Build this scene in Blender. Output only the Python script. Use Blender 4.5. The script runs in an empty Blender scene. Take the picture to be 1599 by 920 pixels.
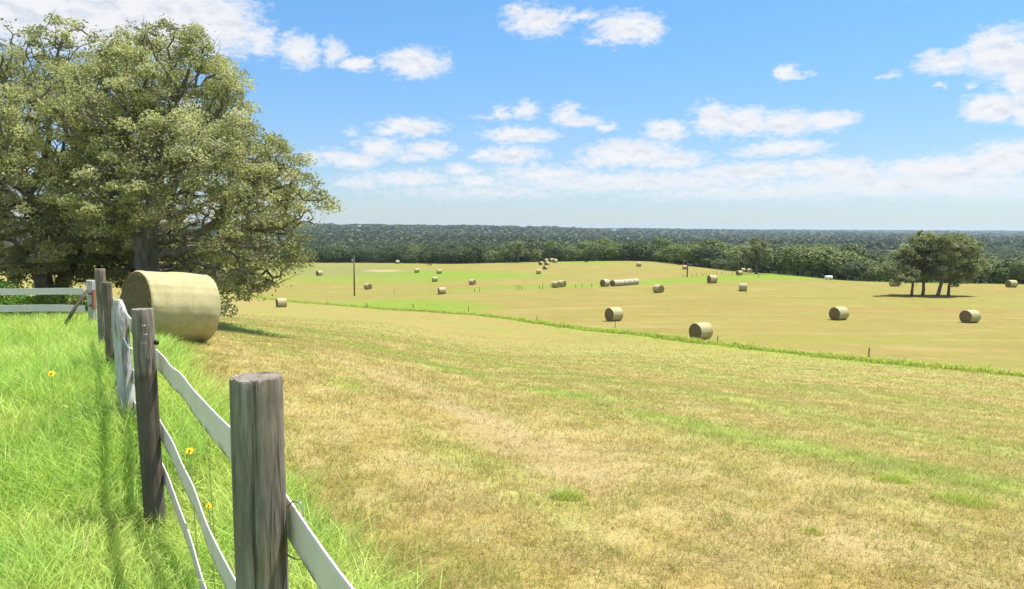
import bpy, math, random
import numpy as np
from mathutils import Matrix, Vector, Euler

scene = bpy.context.scene
R = math.radians
rng = np.random.default_rng(7)
random.seed(7)

# ------------------------------------------------------------------ camera
CAM_Z = 2.05
FPX = 1150.0                      # focal length in photo pixels (1599 wide)
PITCH, ROLL = R(5.02), R(0.3)
cam_d = bpy.data.cameras.new('camera')
cam_d.sensor_width = 36.0
cam_d.lens = FPX / 1599.0 * 36.0
cam_d.clip_start = 0.05
cam_d.clip_end = 40000.0
cam = bpy.data.objects.new('camera', cam_d)
scene.collection.objects.link(cam)
CAM_M = Euler((R(90) - PITCH, 0, 0)).to_matrix() @ Matrix.Rotation(ROLL, 3, 'Z')
cam.matrix_world = Matrix.Translation((0, 0, CAM_Z)) @ CAM_M.to_4x4()
scene.camera = cam
CM = np.array(CAM_M)

# ------------------------------------------------------------------ sun, exposure
SUN_DIR = Vector((0.34, 0.12, 1.0)).normalized()       # towards the sun
sun_d = bpy.data.lights.new('sun', 'SUN')
sun_d.energy = 4.6
sun_d.angle = R(0.55)
sun_d.color = (1.0, 0.955, 0.88)
sun = bpy.data.objects.new('sun', sun_d)
scene.collection.objects.link(sun)
sun.rotation_euler = SUN_DIR.to_track_quat('Z', 'Y').to_euler()
SUN_EL = math.asin(SUN_DIR.z)
SUN_AZ = math.atan2(SUN_DIR.x, SUN_DIR.y)

scene.view_settings.view_transform = 'Standard'
scene.view_settings.look = 'None'
scene.view_settings.gamma = 1.0
scene.view_settings.use_curve_mapping = False
scene.view_settings.exposure = 0.77

scene.render.engine = 'CYCLES'
cy = scene.cycles
cy.max_bounces = 6
cy.diffuse_bounces = 3
cy.glossy_bounces = 2
cy.transmission_bounces = 3
cy.transparent_max_bounces = 6
cy.volume_bounces = 1
cy.use_denoising = True
try:
    cy.denoising_input_passes = 'RGB_ALBEDO_NORMAL'
    cy.denoising_prefilter = 'ACCURATE'
except Exception:
    pass
cy.use_adaptive_sampling = True
cy.adaptive_threshold = 0.01
cy.sample_clamp_indirect = 6.0

# ------------------------------------------------------------------ pixel <-> world helpers (photo pixels, 1599 x 920)
def pix_dir(px, py):
    v = np.array([(px - 799.5) / FPX, -(py - 460.0) / FPX, -1.0])
    return CM @ v
def at(px, py, D):
    """world point seen at photo pixel (px, py) at forward depth D (metres along +y)"""
    w = pix_dir(px, py)
    s = D / w[1]
    return np.array([w[0] * s, D, CAM_Z + w[2] * s])
def project(P):
    P = np.asarray(P, float)
    q = (P - np.array([0, 0, CAM_Z])) @ CM
    zz = np.where(-q[..., 2] < 1e-3, 1e-3, -q[..., 2])
    return 799.5 + FPX * q[..., 0] / zz, 460.0 - FPX * q[..., 1] / zz

# ------------------------------------------------------------------ node helpers
class NT:
    def __init__(s, tree): s.t = tree; s.n = tree.nodes; s.l = tree.links
    def node(s, typ, **kw):
        nd = s.n.new(typ)
        for k, v in kw.items(): setattr(nd, k, v)
        return nd
    def put(s, sock, v):
        if isinstance(v, bpy.types.NodeSocket): s.l.new(v, sock)
        elif v is not None: sock.default_value = v
    def math(s, op, a, b=None, c=None, clamp=False):
        nd = s.node('ShaderNodeMath', operation=op, use_clamp=clamp)
        for i, v in enumerate((a, b, c)):
            if v is not None: s.put(nd.inputs[i], v)
        return nd.outputs[0]
    def vmath(s, op, a, b=None):
        nd = s.node('ShaderNodeVectorMath', operation=op)
        s.put(nd.inputs[0], a)
        if b is not None: s.put(nd.inputs[1], b)
        return nd.outputs['Value'] if op in ('LENGTH', 'DOT_PRODUCT') else nd.outputs[0]
    def mix(s, f, a, b, mode='MIX'):
        nd = s.node('ShaderNodeMix', data_type='RGBA', blend_type=mode)
        s.put(nd.inputs[0], f)
        for i, v in ((6, a), (7, b)):
            if isinstance(v, (tuple, list)) and len(v) == 3: v = (*v, 1)
            s.put(nd.inputs[i], v)
        return nd.outputs[2]
    def noise(s, vec, scale, detail=3.0, rough=0.55, dist=0.0):
        nd = s.node('ShaderNodeTexNoise')
        if vec is not None: s.put(nd.inputs['Vector'], vec)
        nd.inputs['Scale'].default_value = scale
        nd.inputs['Detail'].default_value = detail
        nd.inputs['Roughness'].default_value = rough
        nd.inputs['Distortion'].default_value = dist
        return nd.outputs[0]
    def mapr(s, v, a, b, c=0.0, d=1.0, smooth=False):
        nd = s.node('ShaderNodeMapRange')
        if smooth: nd.interpolation_type = 'SMOOTHSTEP'
        s.put(nd.inputs[0], v)
        for i, q in enumerate((a, b, c, d)): nd.inputs[1 + i].default_value = q
        return nd.outputs[0]
    def mapping(s, vec, scale):
        nd = s.node('ShaderNodeMapping')
        s.put(nd.inputs[0], vec); nd.inputs['Scale'].default_value = scale
        return nd.outputs[0]
    def bump(s, h, strength=0.3, dist=0.02):
        nd = s.node('ShaderNodeBump')
        nd.inputs['Strength'].default_value = strength
        nd.inputs['Distance'].default_value = dist
        s.put(nd.inputs['Height'], h)
        return nd.outputs[0]

# ------------------------------------------------------------------ world: Nishita sky and fair-weather clouds
def ae(px, py):
    w = pix_dir(px, py); w = w / np.linalg.norm(w)
    return math.degrees(math.atan2(w[0], w[1])), math.degrees(math.asin(w[2]))

CLOUDS = [  # photo-pixel centre, radii, weight: turned into azimuth / elevation on the sky
    (90, 5, 280, 75, 1.2), (270, 25, 140, 62, 1.15), (345, 38, 70, 46, 1), (405, 62, 34, 24, .8),
    (467, 80, 36, 24, .95), (522, 82, 20, 20, .75), (560, 101, 32, 11, .95), (648, 99, 54, 21, 1), (625, 88, 26, 10, .8),
    (840, 34, 52, 24, .85), (805, 18, 26, 12, .8), (880, 20, 18, 12, .6), (975, 42, 56, 25, .9), (1015, 45, 26, 22, .85), (910, 25, 34, 9, .6), (928, 62, 22, 8, .5),
    (1230, 115, 26, 10, .9), (1262, 112, 16, 5, .4), (1480, 95, 58, 17, .95), (1560, 82, 60, 36, 1.1), (1600, 105, 50, 40, 1.1), (1552, 168, 56, 21, 1.1), (1605, 165, 50, 25, 1.1),
    (1390, 116, 22, 6, .5), (1467, 132, 12, 6, .45), (1515, 135, 12, 7, .45),
    (640, 198, 56, 14, .95), (605, 204, 30, 8, .7), (553, 208, 14, 7, .6), (822, 174, 22, 14, .75), (785, 178, 16, 13, .6), (755, 185, 18, 5, .4), (885, 178, 26, 16, .85), (905, 190, 40, 9, .8), (945, 197, 18, 8, .75),
    (812, 211, 62, 12, 1), (1040, 204, 36, 16, 1), (1115, 186, 38, 24, 1), (1165, 190, 44, 22, 1), (1225, 192, 50, 20, 1), (1290, 188, 50, 14, .9), (1320, 184, 22, 12, .8),
    (1235, 230, 60, 13, .95), (1190, 236, 60, 10, .7), (595, 232, 42, 15, .8), (555, 252, 44, 12, .85), (520, 245, 40, 12, .7), (672, 234, 46, 13, .85), (640, 246, 30, 8, .6), (800, 243, 54, 14, .9), (755, 243, 26, 8, .8),
    (985, 240, 82, 20, 1), (1050, 250, 60, 14, .8), (930, 252, 40, 11, .8), (720, 266, 28, 9, .8), (745, 282, 40, 10, .8), (640, 278, 80, 12, .7), (560, 285, 50, 10, .6), (850, 272, 100, 14, .7),
    (1290, 262, 90, 14, .9), (1330, 272, 80, 14, .9), (1160, 268, 120, 14, .85), (1480, 268, 110, 24, .95), (1570, 250, 80, 26, 1), (1600, 240, 50, 16, .95), (1420, 262, 50, 14, .8),
    (1000, 284, 300, 18, .7), (1400, 290, 300, 20, .75), (1200, 300, 300, 14, .6), (760, 300, 200, 12, .5), (1530, 300, 160, 14, .6),
]
world = bpy.data.worlds.new('World')
scene.world = world
world.use_nodes = True
nt = world.node_tree
nt.nodes.clear()
W = NT(nt)
sky = W.node('ShaderNodeTexSky')
sky.sky_type = 'NISHITA'
sky.sun_disc = False
sky.sun_elevation = SUN_EL
sky.sun_rotation = SUN_AZ
sky.altitude = 150
sky.air_density = 1.0
sky.dust_density = 0.4
sky.ozone_density = 2.2
tc = W.node('ShaderNodeTexCoord').outputs['Generated']
sep = W.node('ShaderNodeSeparateXYZ'); W.put(sep.inputs[0], tc)
azd = W.math('MULTIPLY', W.math('ARCTAN2', sep.outputs[0], sep.outputs[1]), 180 / math.pi)
eld = W.math('MULTIPLY', W.math('ARCSINE', sep.outputs[2]), 180 / math.pi)
comb = W.node('ShaderNodeCombineXYZ'); W.put(comb.inputs[0], azd); W.put(comb.inputs[1], eld)
ang = comb.outputs[0]
# cloud outlines are broken up by layered noise in sky angles
ns = W.mapping(ang, (1.0, 1.9, 1.0))
warp = W.node('ShaderNodeTexNoise'); W.put(warp.inputs['Vector'], ns)
warp.inputs['Scale'].default_value = 0.55; warp.inputs['Detail'].default_value = 5; warp.inputs['Roughness'].default_value = 0.6
wv = W.vmath('MULTIPLY', W.vmath('SUBTRACT', warp.outputs['Color'], (0.5, 0.5, 0.5)), (2.4, 1.1, 0.0))
angw = W.vmath('ADD', ang, wv)
field = None
hgt = None
for (cx, cyy, rx, ry, wt) in CLOUDS:
    a0, e0 = ae(cx, cyy)
    a1, _ = ae(cx + 1, cyy); _, e1 = ae(cx, cyy - 1)
    sx, sy = (a1 - a0) * rx * 1.22, (e1 - e0) * ry * 1.42
    q = W.vmath('MULTIPLY', W.vmath('SUBTRACT', angw, (a0, e0, 0)), (1 / sx, 1 / sy, 0))
    b = W.math('MULTIPLY_ADD', W.vmath('LENGTH', q), -wt, wt)
    field = b if field is None else W.math('MAXIMUM', field, b)
fine = W.noise(ns, 1.5, 7, 0.62)
soft = W.math('ADD', field, W.math('MULTIPLY', W.math('SUBTRACT', fine, 0.5), 1.05))
# cloud cover added over the unseen sky above and behind, thickened for fill light
fill_cloud = W.noise(W.mapping(tc, (2.2, 2.2, 5.0)), 1.4, 6, 0.6)
above = W.mapr(eld, 26, 40, 0, 1, True)
soft = W.math('MAXIMUM', soft, W.math('MULTIPLY', W.mapr(fill_cloud, 0.40, 0.58, 0, 1), above))
mask = W.mapr(soft, -0.08, 0.70, 0, 0.96, True)
lowfade = W.mapr(eld, 0.2, 3.6, 0.12, 1.0, True)
mask = W.math('MULTIPLY', mask, lowfade)
base_a = W.noise(ns, 0.55, 4, 0.55); base_b = W.noise(W.vmath('ADD', ns, (0.1, 0.95, 0.0)), 0.55, 4, 0.55)
shade = W.mapr(W.math('SUBTRACT', base_b, base_a), -0.10, 0.22, 0, 1, True)
thick = W.mapr(soft, 0.30, 0.95, 0, 1, True)
ccol = W.mix(W.math('MULTIPLY', thick, shade), (1.01, 1.01, 1.01), (0.76, 0.81, 0.88))
cl = W.mix(1.0, ccol, (6.5, 6.5, 6.7), 'MULTIPLY')
tint = W.mix(W.mapr(eld, 1.0, 17.0, 0, 1, True), (0.73, 0.83, 1.02), (0.64, 1.06, 1.30))
skyc = W.mix(1.0, sky.outputs[0], tint, 'MULTIPLY')
final = W.mix(mask, skyc, cl)
bg = W.node('ShaderNodeBackground')
W.put(bg.inputs[0], final)
bg.inputs[1].default_value = 0.083
wo = W.node('ShaderNodeOutputWorld')
W.l.new(bg.outputs[0], wo.inputs[0])
try:
    world.cycles.sampling_method = 'MANUAL'
    world.cycles.sample_map_resolution = 512
except Exception:
    pass

# ------------------------------------------------------------------ numeric noise
def vnoise(x, y, seed=0):
    x = np.asarray(x, float); y = np.asarray(y, float)
    xi = np.floor(x).astype(np.int64); yi = np.floor(y).astype(np.int64)
    fx = x - xi; fy = y - yi
    fx = fx * fx * (3 - 2 * fx); fy = fy * fy * (3 - 2 * fy)
    def h(a, b):
        n = (a * 374761393 + b * 668265263 + seed * 974634777) & 0x7fffffff
        n = ((n ^ (n >> 13)) * 1274126177) & 0x7fffffff
        n = n ^ (n >> 16)
        return (n & 0xffff) / 65535.0
    return (h(xi, yi) * (1 - fx) + h(xi + 1, yi) * fx) * (1 - fy) + (h(xi, yi + 1) * (1 - fx) + h(xi + 1, yi + 1) * fx) * fy
def fbm(x, y, seed=0, oct=4):
    s = 0; a = 0.5; t = 0
    for k in range(oct):
        s = s + a * vnoise(np.asarray(x) * 2 ** k + 17.3 * k, np.asarray(y) * 2 ** k - 9.1 * k, seed + k); t += a; a *= 0.5
    return s / t
def sstep(a, b, v):
    t = np.clip((np.asarray(v, float) - a) / (b - a), 0, 1)
    return t * t * (3 - 2 * t)

# ------------------------------------------------------------------ terrain: drop below the camera, by direction and distance
TD = np.array([0.0, 6, 11, 15, 20, 30, 40, 60, 80, 110, 150, 200, 250, 300, 350, 430, 520, 700, 1200, 2000, 3000, 5000, 9000, 15000])
TC = {
    -150: [2.45, 2.47, 2.22, 2.26, 2.45, 2.9, 3.9, 6.0, 8.2, 11.2, 13.5, 15.2, 15.8, 16.2, 16.6, 20, 23, 27, 25, 8, -14, -5, 5, 15],
    200: [2.45, 2.48, 2.24, 2.33, 2.62, 3.4, 4.4, 6.5, 8.7, 11.7, 14.0, 15.3, 15.8, 16.2, 16.5, 20, 23, 27, 25, 8, -14, -5, 5, 15],
    400: [2.45, 2.50, 2.38, 2.52, 2.98, 4.0, 5.05, 7.1, 9.2, 12.0, 14.4, 15.4, 15.8, 16.1, 16.4, 20, 23, 27, 25, 8, -14, -5, 5, 15],
    600: [2.45, 2.52, 2.68, 3.0, 3.5, 4.6, 5.7, 7.7, 9.7, 12.0, 13.6, 14.9, 15.4, 15.8, 16.2, 20, 23, 27, 26, 14, -9, -4, 5, 15],
    800: [2.42, 2.54, 2.9, 3.4, 4.1, 5.4, 6.7, 8.9, 10.1, 11.1, 11.8, 12.6, 12.9, 13.4, 15.8, 19.5, 23, 27, 27, 18, -5, -4, 5, 15],
    1000: [2.42, 2.54, 3.0, 3.55, 4.25, 5.65, 6.9, 8.6, 9.6, 10.5, 11.0, 11.6, 12.0, 12.4, 15.0, 19, 22, 26, 28, 22, 6, -2, 0, 10],
    1200: [2.42, 2.55, 3.1, 3.7, 4.5, 6.0, 7.2, 8.7, 9.5, 10.0, 10.5, 11.6, 14.2, 16.5, 18.5, 21, 23, 26, 28, 25, 14, 2, -8, 5],
    1400: [2.42, 2.55, 3.25, 3.95, 4.8, 6.2, 7.35, 8.7, 9.5, 10.0, 10.5, 14.0, 16.5, 18, 19, 21, 23, 26, 28, 26, 20, 8, -8, 5],
    1600: [2.42, 2.58, 3.4, 4.15, 5.0, 6.4, 7.5, 8.6, 9.5, 10.0, 10.7, 14.5, 16.8, 18, 19, 21, 23, 26, 28, 27, 22, 10, -12, 5],
    1800: [2.42, 2.58, 3.5, 4.3, 5.2, 6.6, 7.6, 8.6, 9.5, 10.0, 10.9, 15.0, 17, 18, 19, 21, 23, 26, 28, 27, 22, 10, -14, 5],
}
def hermite(xs, ys, q):
    m = np.zeros_like(ys, float)
    d = np.diff(ys) / np.diff(xs)
    m[1:-1] = np.where(d[:-1] * d[1:] > 0, 2 * d[:-1] * d[1:] / (d[:-1] + d[1:] + 1e-12), 0)
    m[0] = d[0]; m[-1] = d[-1]
    i = np.clip(np.searchsorted(xs, q, side='right') - 1, 0, len(xs) - 2)
    h = xs[i + 1] - xs[i]; t = np.clip((q - xs[i]) / h, 0, 1)
    return ((2 * t**3 - 3 * t**2 + 1) * ys[i] + (t**3 - 2 * t**2 + t) * h * m[i] + (-2 * t**3 + 3 * t**2) * ys[i + 1] + (t**3 - t**2) * h * m[i + 1])
S0 = 5.0
GS = np.linspace(math.log(S0), math.log(15000 + S0), 900)
colt = np.array([(p - 799.5) / FPX for p in TC])
GT = np.linspace(colt[0], colt[-1], 161)
colv = np.array([hermite(np.log(TD + S0), np.array(v, float), GS) for v in TC.values()])
GRID = np.array([hermite(colt, colv[:, k], GT) for k in range(len(GS))])      # [s, t]
k5 = np.array([1, 4, 6, 4, 1.0]) / 16
for _ in range(6):
    p = np.pad(GRID, ((2, 2), (2, 2)), mode='edge')
    p = sum(k5[i] * p[i:i + GRID.shape[0], :] for i in range(5))
    GRID = sum(k5[i] * p[:, i:i + GRID.shape[1]] for i in range(5))
def ground_z(x, y):
    x = np.asarray(x, float); y = np.asarray(y, float)
    az = np.arctan2(x, y); r = np.hypot(x, y)
    lo, hi = math.atan(colt[0]), math.atan(colt[-1])
    a = np.clip(az, lo, hi)
    # behind the camera both sides blend to one mean slope
    beh = np.clip((np.abs(az) - 1.3) / 1.8, 0, 1)
    a = a * (1 - beh)
    D = r * np.cos(a)
    t = (np.tan(a) - GT[0]) / (GT[1] - GT[0]); s = (np.log(D + S0) - GS[0]) / (GS[1] - GS[0])
    ti = np.clip(np.floor(t).astype(int), 0, len(GT) - 2); si = np.clip(np.floor(s).astype(int), 0, len(GS) - 2)
    ft = np.clip(t - ti, 0, 1); fs = np.clip(s - si, 0, 1)
    g = (GRID[si, ti] * (1 - fs) + GRID[si + 1, ti] * fs) * (1 - ft) + (GRID[si, ti + 1] * (1 - fs) + GRID[si + 1, ti + 1] * fs) * ft
    near = 1 - sstep(60, 160, r)
    bump = (fbm(x / 1.1, y / 1.1, 3, 3) - 0.5) * 0.10 * sstep(1.0, 4.0, r) + (fbm(x / 6, y / 6, 5, 2) - 0.5) * 0.18 * sstep(3, 9, r)
    far = (fbm(x / 500, y / 500, 9, 3) - 0.5) * 14 * sstep(700, 2200, r)
    return CAM_Z - g + bump * near + far
def gz(x, y): return float(ground_z(np.array([x]), np.array([y]))[0])
def hit(px, py, D0=3.0, D1=900.0):
    """first ground point along the sight line through a photo pixel"""
    w = pix_dir(px, py)
    Ds = np.exp(np.linspace(math.log(D0), math.log(D1), 4000))
    P = w[None, :] * (Ds / w[1])[:, None] + np.array([0, 0, CAM_Z])
    under = P[:, 2] - ground_z(P[:, 0], P[:, 1])
    k = np.argmax(under < 0)
    if not (under < 0).any(): return None
    return P[k]

def hit_field(px, py):
    """like hit(), but never beyond the crest of the hay field"""
    q = hit(px, py); lim = float(np.interp(px, CREST_PX, CREST_D)) - 3.0
    if q is None or q[1] > lim:
        q = at(px, py, lim); q[2] = gz(q[0], q[1])
    return q

# the near fence line and distances from it
FP = np.array([-0.9, 2.55]); FU = np.array([-0.527, 0.850]); FN = np.array([0.850, 0.527])
def fence_da(x, y):
    rx, ry = x - FP[0], y - FP[1]
    return rx * FN[0] + ry * FN[1], rx * FU[0] + ry * FU[1]
VERGE = np.array([[-75, 185], [-45, 144], [-19, 110], [0, 85], [10.4, 60.5], [17, 49], [21.7, 41.5], [25.2, 36], [34, 22], [44, 8]])
def poly_dist(x, y, poly):
    best = np.full(np.shape(x), 1e9); side = np.zeros(np.shape(x))
    for (ax, ay), (bx, by) in zip(poly[:-1], poly[1:]):
        dx, dy = bx - ax, by - ay
        t = np.clip(((x - ax) * dx + (y - ay) * dy) / (dx * dx + dy * dy), 0, 1)
        qx, qy = x - (ax + t * dx), y - (ay + t * dy)
        d = np.hypot(qx, qy); s = np.sign(dx * qy - dy * qx)
        side = np.where(d < best, s, side); best = np.minimum(best, d)
    return best, side

DRY = np.array([0.33, 0.262, 0.090]); DRY2 = np.array([0.375, 0.31, 0.13]); RUST = np.array([0.34, 0.215, 0.08])
GRN = np.array([0.27, 0.34, 0.075]); LIME = np.array([0.215, 0.37, 0.05]); BARE = np.array([0.345, 0.26, 0.15])
FAR1 = np.array([0.230, 0.212, 0.054]); FAR2 = np.array([0.252, 0.200, 0.064]); FARG = np.array([0.170, 0.245, 0.030])
WOODF = np.array([0.035, 0.045, 0.018])
CREST_PX = np.array([-150, 200, 450, 600, 800, 1000, 1100, 1200, 1300, 1400, 1500, 1800])
CREST_D = np.array([350, 350, 352, 352, 303, 303, 255, 205, 170, 152, 148, 150])
def crest_at(px): return np.interp(px, CREST_PX, CREST_D)
def lerp(a, b, t): return a + (b - a) * np.asarray(t)[..., None]
def ell(px, py, cx, cyy, rx, ry, soft=0.5):
    return 1 - sstep(1 - soft, 1 + soft, np.sqrt(((px - cx) / rx) ** 2 + ((py - cyy) / ry) ** 2))
def cover(x, y):
    """ground-cover colour (what grows there, plus one painted cloud shadow) at world points, plus how green and how bare it is"""
    d, a = fence_da(x, y)
    z = ground_z(x, y)
    px, py = project(np.stack([x, y, z], -1))
    st = fbm(d / 1.2, a / 13, 21); st2 = fbm(d / 3.2 + 5, a / 40, 22); pt = fbm(x / 1.7, y / 1.7, 23); fine = fbm(x / 0.35, y / 0.35, 24, 3)
    wob = (fbm(a / 5.0, d / 9.0, 25) - 0.5) * 1.6
    g = sstep(0.50, 0.72, 0.45 * st + 0.3 * pt + 0.25 * st2 + 0.06)
    g = g * 0.6
    g = np.maximum(g, 0.95 * np.exp(-((d - 8.4 + wob) / 0.95) ** 2) * sstep(0.32, 0.55, pt + 0.05))
    g = np.maximum(g, 0.6 * np.exp(-((d - 13.0 + wob) / 1.6) ** 2))
    g = np.maximum(g, 0.55 * sstep(14, 20, d) * sstep(0.35, 0.6, st))
    b = np.exp(-((d - 4.7 + wob * 0.7) / 0.75) ** 2) * sstep(0.38, 0.62, pt) + 0.8 * np.exp(-((d - 10.6 + wob) / 0.5) ** 2) * sstep(0.5, 0.7, pt)
    b = np.clip(b + 0.5 * sstep(0.66, 0.8, pt) * (1 - g), 0, 1) * (1 - 0.8 * g)
    rust = sstep(0.5, 0.72, fbm(d / 2.0 + 9, a / 16, 27))
    col = lerp(np.broadcast_to(DRY, x.shape + (3,)), DRY2, sstep(0.3, 0.7, fine))
    col = lerp(col, RUST, rust * 0.22)
    col = lerp(col, GRN, g * 0.9)
    col = lerp(col, BARE, b * 0.5)
    # tall green strip along the fence
    edge = 1.05 + (fbm(a / 0.8, d / 3, 28) - 0.5) * 0.9
    lush = 1 - sstep(-0.15, 0.25, d - edge)
    endf = 1 - sstep(16.5, 19.5, a)
    lush = lush * endf
    col = lerp(col, LIME * 0.75, lush)
    # beyond the green verge: the far hay field
    vd, side = poly_dist(x, y, VERGE)
    far = sstep(0.0, 3.0, vd * side) * (y > 5)
    mid = 1 - far
    # smooth paler stubble on the near slope further out
    col = lerp(col, lerp(np.broadcast_to(FAR1, col.shape), FAR2, sstep(0.4, 0.65, st2)), sstep(30, 60, y) * mid * 0.7)
    s1 = fbm(x / 40, y / 5.0 + x / 60, 31); s2 = fbm(x / 14, y / 2.2 + x / 35, 32); s3 = fbm(x / 70, y / 30, 33)
    fc = lerp(np.broadcast_to(FAR1, col.shape), FAR2, sstep(0.35, 0.65, 0.6 * s1 + 0.4 * s3))
    fc = lerp(fc, RUST * 0.72, 0.5 * sstep(0.52, 0.72, s2))
    fc = lerp(fc, DRY2 * 0.85, 0.5 * sstep(0.58, 0.76, fbm(x / 9, y / 1.5 + x / 20, 35)))
    fg = 1.0 * ell(px, py, 640, 479, 125, 11) * (0.55 + 0.45 * sstep(0, 1, s2 * 1.6))
    fg = np.maximum(fg, 0.95 * ell(px, py, 690, 430, 150, 7))
    fg = np.maximum(fg, 0.55 * ell(px, py, 560, 437, 170, 8))
    fg = np.maximum(fg, 0.9 * ell(px, py, 920, 407, 50, 5))
    fg = np.maximum(fg, 0.45 * ell(px, py, 640, 415, 60, 4))
    l2 = np.interp(px, [420, 700, 780, 900, 1000, 1060, 1230, 1330, 1480], [462, 455, 449.5, 447, 441.5, 438, 431, 435, 444])
    w2 = np.interp(px, [420, 700, 780, 1000, 1100, 1230, 1330, 1480], [3, 3, 3, 3.5, 6, 6, 5, 3])
    k2 = np.interp(px, [420, 640, 800, 1000, 1230, 1400, 1480, 1520], [.2, .35, .7, .9, .9, .7, .4, 0])
    fg = np.maximum(fg, k2 * (1 - sstep(0.5, 1.3, np.abs(py - l2) / w2)))
    fg = np.maximum(fg, 0.35 * ell(px, py, 480, 420, 150, 14, .8))
    fg = np.maximum(fg, 0.22 * sstep(0.35, 0.7, s3))
    fc = lerp(fc, FARG, fg)
    fc = lerp(fc, np.array([0.17, 0.19, 0.075]), 0.55 * ell(px, py, 520, 423, 110, 9, .7))  # cloud shadow over the left of the field, painted into the ground colour
    fc = lerp(fc, BARE * 1.1, 0.8 * ell(px, py, 597, 423, 26, 1.6))
    col = lerp(col, fc, far)
    # verge of tall grass
    wv_ = 1.15 + 0.5 * (fbm(x / 3, y / 3, 41) - 0.5)
    v = (1 - sstep(0.6, 1.3, vd / wv_)) * (a > 20)
    col = lerp(col, np.array([0.24, 0.30, 0.06]), v)
    # beyond the crest: woodland floor, a pale meadow far off
    wood = sstep(4, 14, y - crest_at(px)) * (y > 60)
    col = lerp(col, WOODF, wood)
    meadow = ((np.abs(px - 520) < 95) & (y > 2130) & (y < 2450)).astype(float)
    meadow = np.maximum(meadow, ((np.abs(px - 1380) < 60) & (y > 900) & (y < 1100)).astype(float))
    col = lerp(col, np.array([0.13, 0.155, 0.065]), meadow)
    shade_l = (1 - sstep(14.0, 15.5, -x * 0 + y)) * 0
    return col, np.clip(g, 0, 1), np.clip(b, 0, 1), lush, d, a

# ------------------------------------------------------------------ mesh helpers
def link(o, parent=None):
    scene.collection.objects.link(o)
    if parent is not None: o.parent = parent
    return o
def build(name, V, F, mat, parent=None, col=None, smooth=False):
    """one mesh object; F = array or list of arrays of polygons (3 or 4 corners)"""
    V = np.asarray(V, np.float32)
    Fs = F if isinstance(F, list) else [F]
    Fs = [np.asarray(f, np.int32) for f in Fs if len(f)]
    me = bpy.data.meshes.new(name)
    loops = np.concatenate([f.ravel() for f in Fs])
    tot = np.concatenate([np.full(len(f), f.shape[1], np.int32) for f in Fs])
    start = np.concatenate([[0], np.cumsum(tot)[:-1]]).astype(np.int32)
    me.vertices.add(len(V)); me.vertices.foreach_set('co', V.ravel())
    me.loops.add(len(loops)); me.loops.foreach_set('vertex_index', loops)
    me.polygons.add(len(tot)); me.polygons.foreach_set('loop_start', start)
    try: me.polygons.foreach_set('loop_total', tot)
    except Exception: pass
    me.polygons.foreach_set('use_smooth', np.full(len(tot), bool(smooth)))
    if col is not None:
        at_ = me.color_attributes.new('Col', 'FLOAT_COLOR', 'POINT')
        c = np.ones((len(V), 4), np.float32); c[:, :3] = col
        at_.data.foreach_set('color', c.ravel())
    me.update(calc_edges=True)
    me.materials.append(mat)
    return link(bpy.data.objects.new(name, me), parent)
class MB:
    def __init__(s): s.v = []; s.q = []; s.t = []; s.n = 0; s.c = []
    def add(s, V, quads=None, tris=None, col=None):
        V = np.asarray(V, float)
        if quads is not None and len(quads): s.q.append(np.asarray(quads) + s.n)
        if tris is not None and len(tris): s.t.append(np.asarray(tris) + s.n)
        s.v.append(V); s.n += len(V)
        s.c.append(np.broadcast_to(col if col is not None else (1, 1, 1), (len(V), 3)))
    def tube(s, pts, rad, n=8, cap=True, col=None, jit=0.0):
        pts = np.asarray(pts, float); m = len(pts); rad = np.broadcast_to(rad, (m,))
        T = np.gradient(pts, axis=0); T /= np.linalg.norm(T, axis=1)[:, None] + 1e-12
        ref = np.array([0, 0, 1.0]) if abs(T[0][2]) < 0.9 else np.array([1.0, 0, 0])
        rings = []
        u = np.cross(T[0], ref); u /= np.linalg.norm(u)
        for k in range(m):
            u = u - T[k] * np.dot(u, T[k]); u /= np.linalg.norm(u) + 1e-12
            w = np.cross(T[k], u)
            th = np.arange(n) * 2 * math.pi / n
            rr = rad[k] * (1 + jit * (rng.random(n) - .5))
            rings.append(pts[k] + np.cos(th)[:, None] * u * rr[:, None] + np.sin(th)[:, None] * w * rr[:, None])
        V = np.concatenate(rings)
        i = np.arange(n); j = (i + 1) % n
        Q = np.concatenate([np.stack([k * n + i, k * n + j, (k + 1) * n + j, (k + 1) * n + i], 1) for k in range(m - 1)])
        T3 = None
        if cap:
            V = np.concatenate([V, pts[:1], pts[-1:]])
            T3 = np.concatenate([np.stack([j, i, np.full(n, m * n)], 1), np.stack([(m - 1) * n + i, (m - 1) * n + j, np.full(n, m * n + 1)], 1)])
        s.add(V, Q, T3, col)
    def box(s, c, half, rot=None, col=None):
        V = np.array([[x, y, z] for x in (-1, 1) for y in (-1, 1) for z in (-1, 1)], float) * half
        if rot is not None: V = V @ np.array(rot).T
        V = V + np.asarray(c)
        s.add(V, [[0, 1, 3, 2], [4, 6, 7, 5], [0, 4, 5, 1], [2, 3, 7, 6], [0, 2, 6, 4], [1, 5, 7, 3]], None, col)
    def build(s, name, mat, parent=None, smooth=False):
        F = []
        if s.q: F.append(np.concatenate(s.q))
        if s.t: F.append(np.concatenate(s.t))
        return build(name, np.concatenate(s.v), F, mat, parent, np.concatenate(s.c), smooth)
def empty(name, loc, label, cat, group=None, rot=(0, 0, 0)):
    o = bpy.data.objects.new(name, None)
    o.empty_display_size = 0.3
    o.location = loc; o.rotation_euler = rot
    link(o); tag(o, label, cat, group)
    return o
def tag(o, label=None, cat=None, group=None, kind=None):
    if label: o['label'] = label
    if cat: o['category'] = cat
    if group: o['group'] = group
    if kind: o['kind'] = kind
    return o
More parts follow.
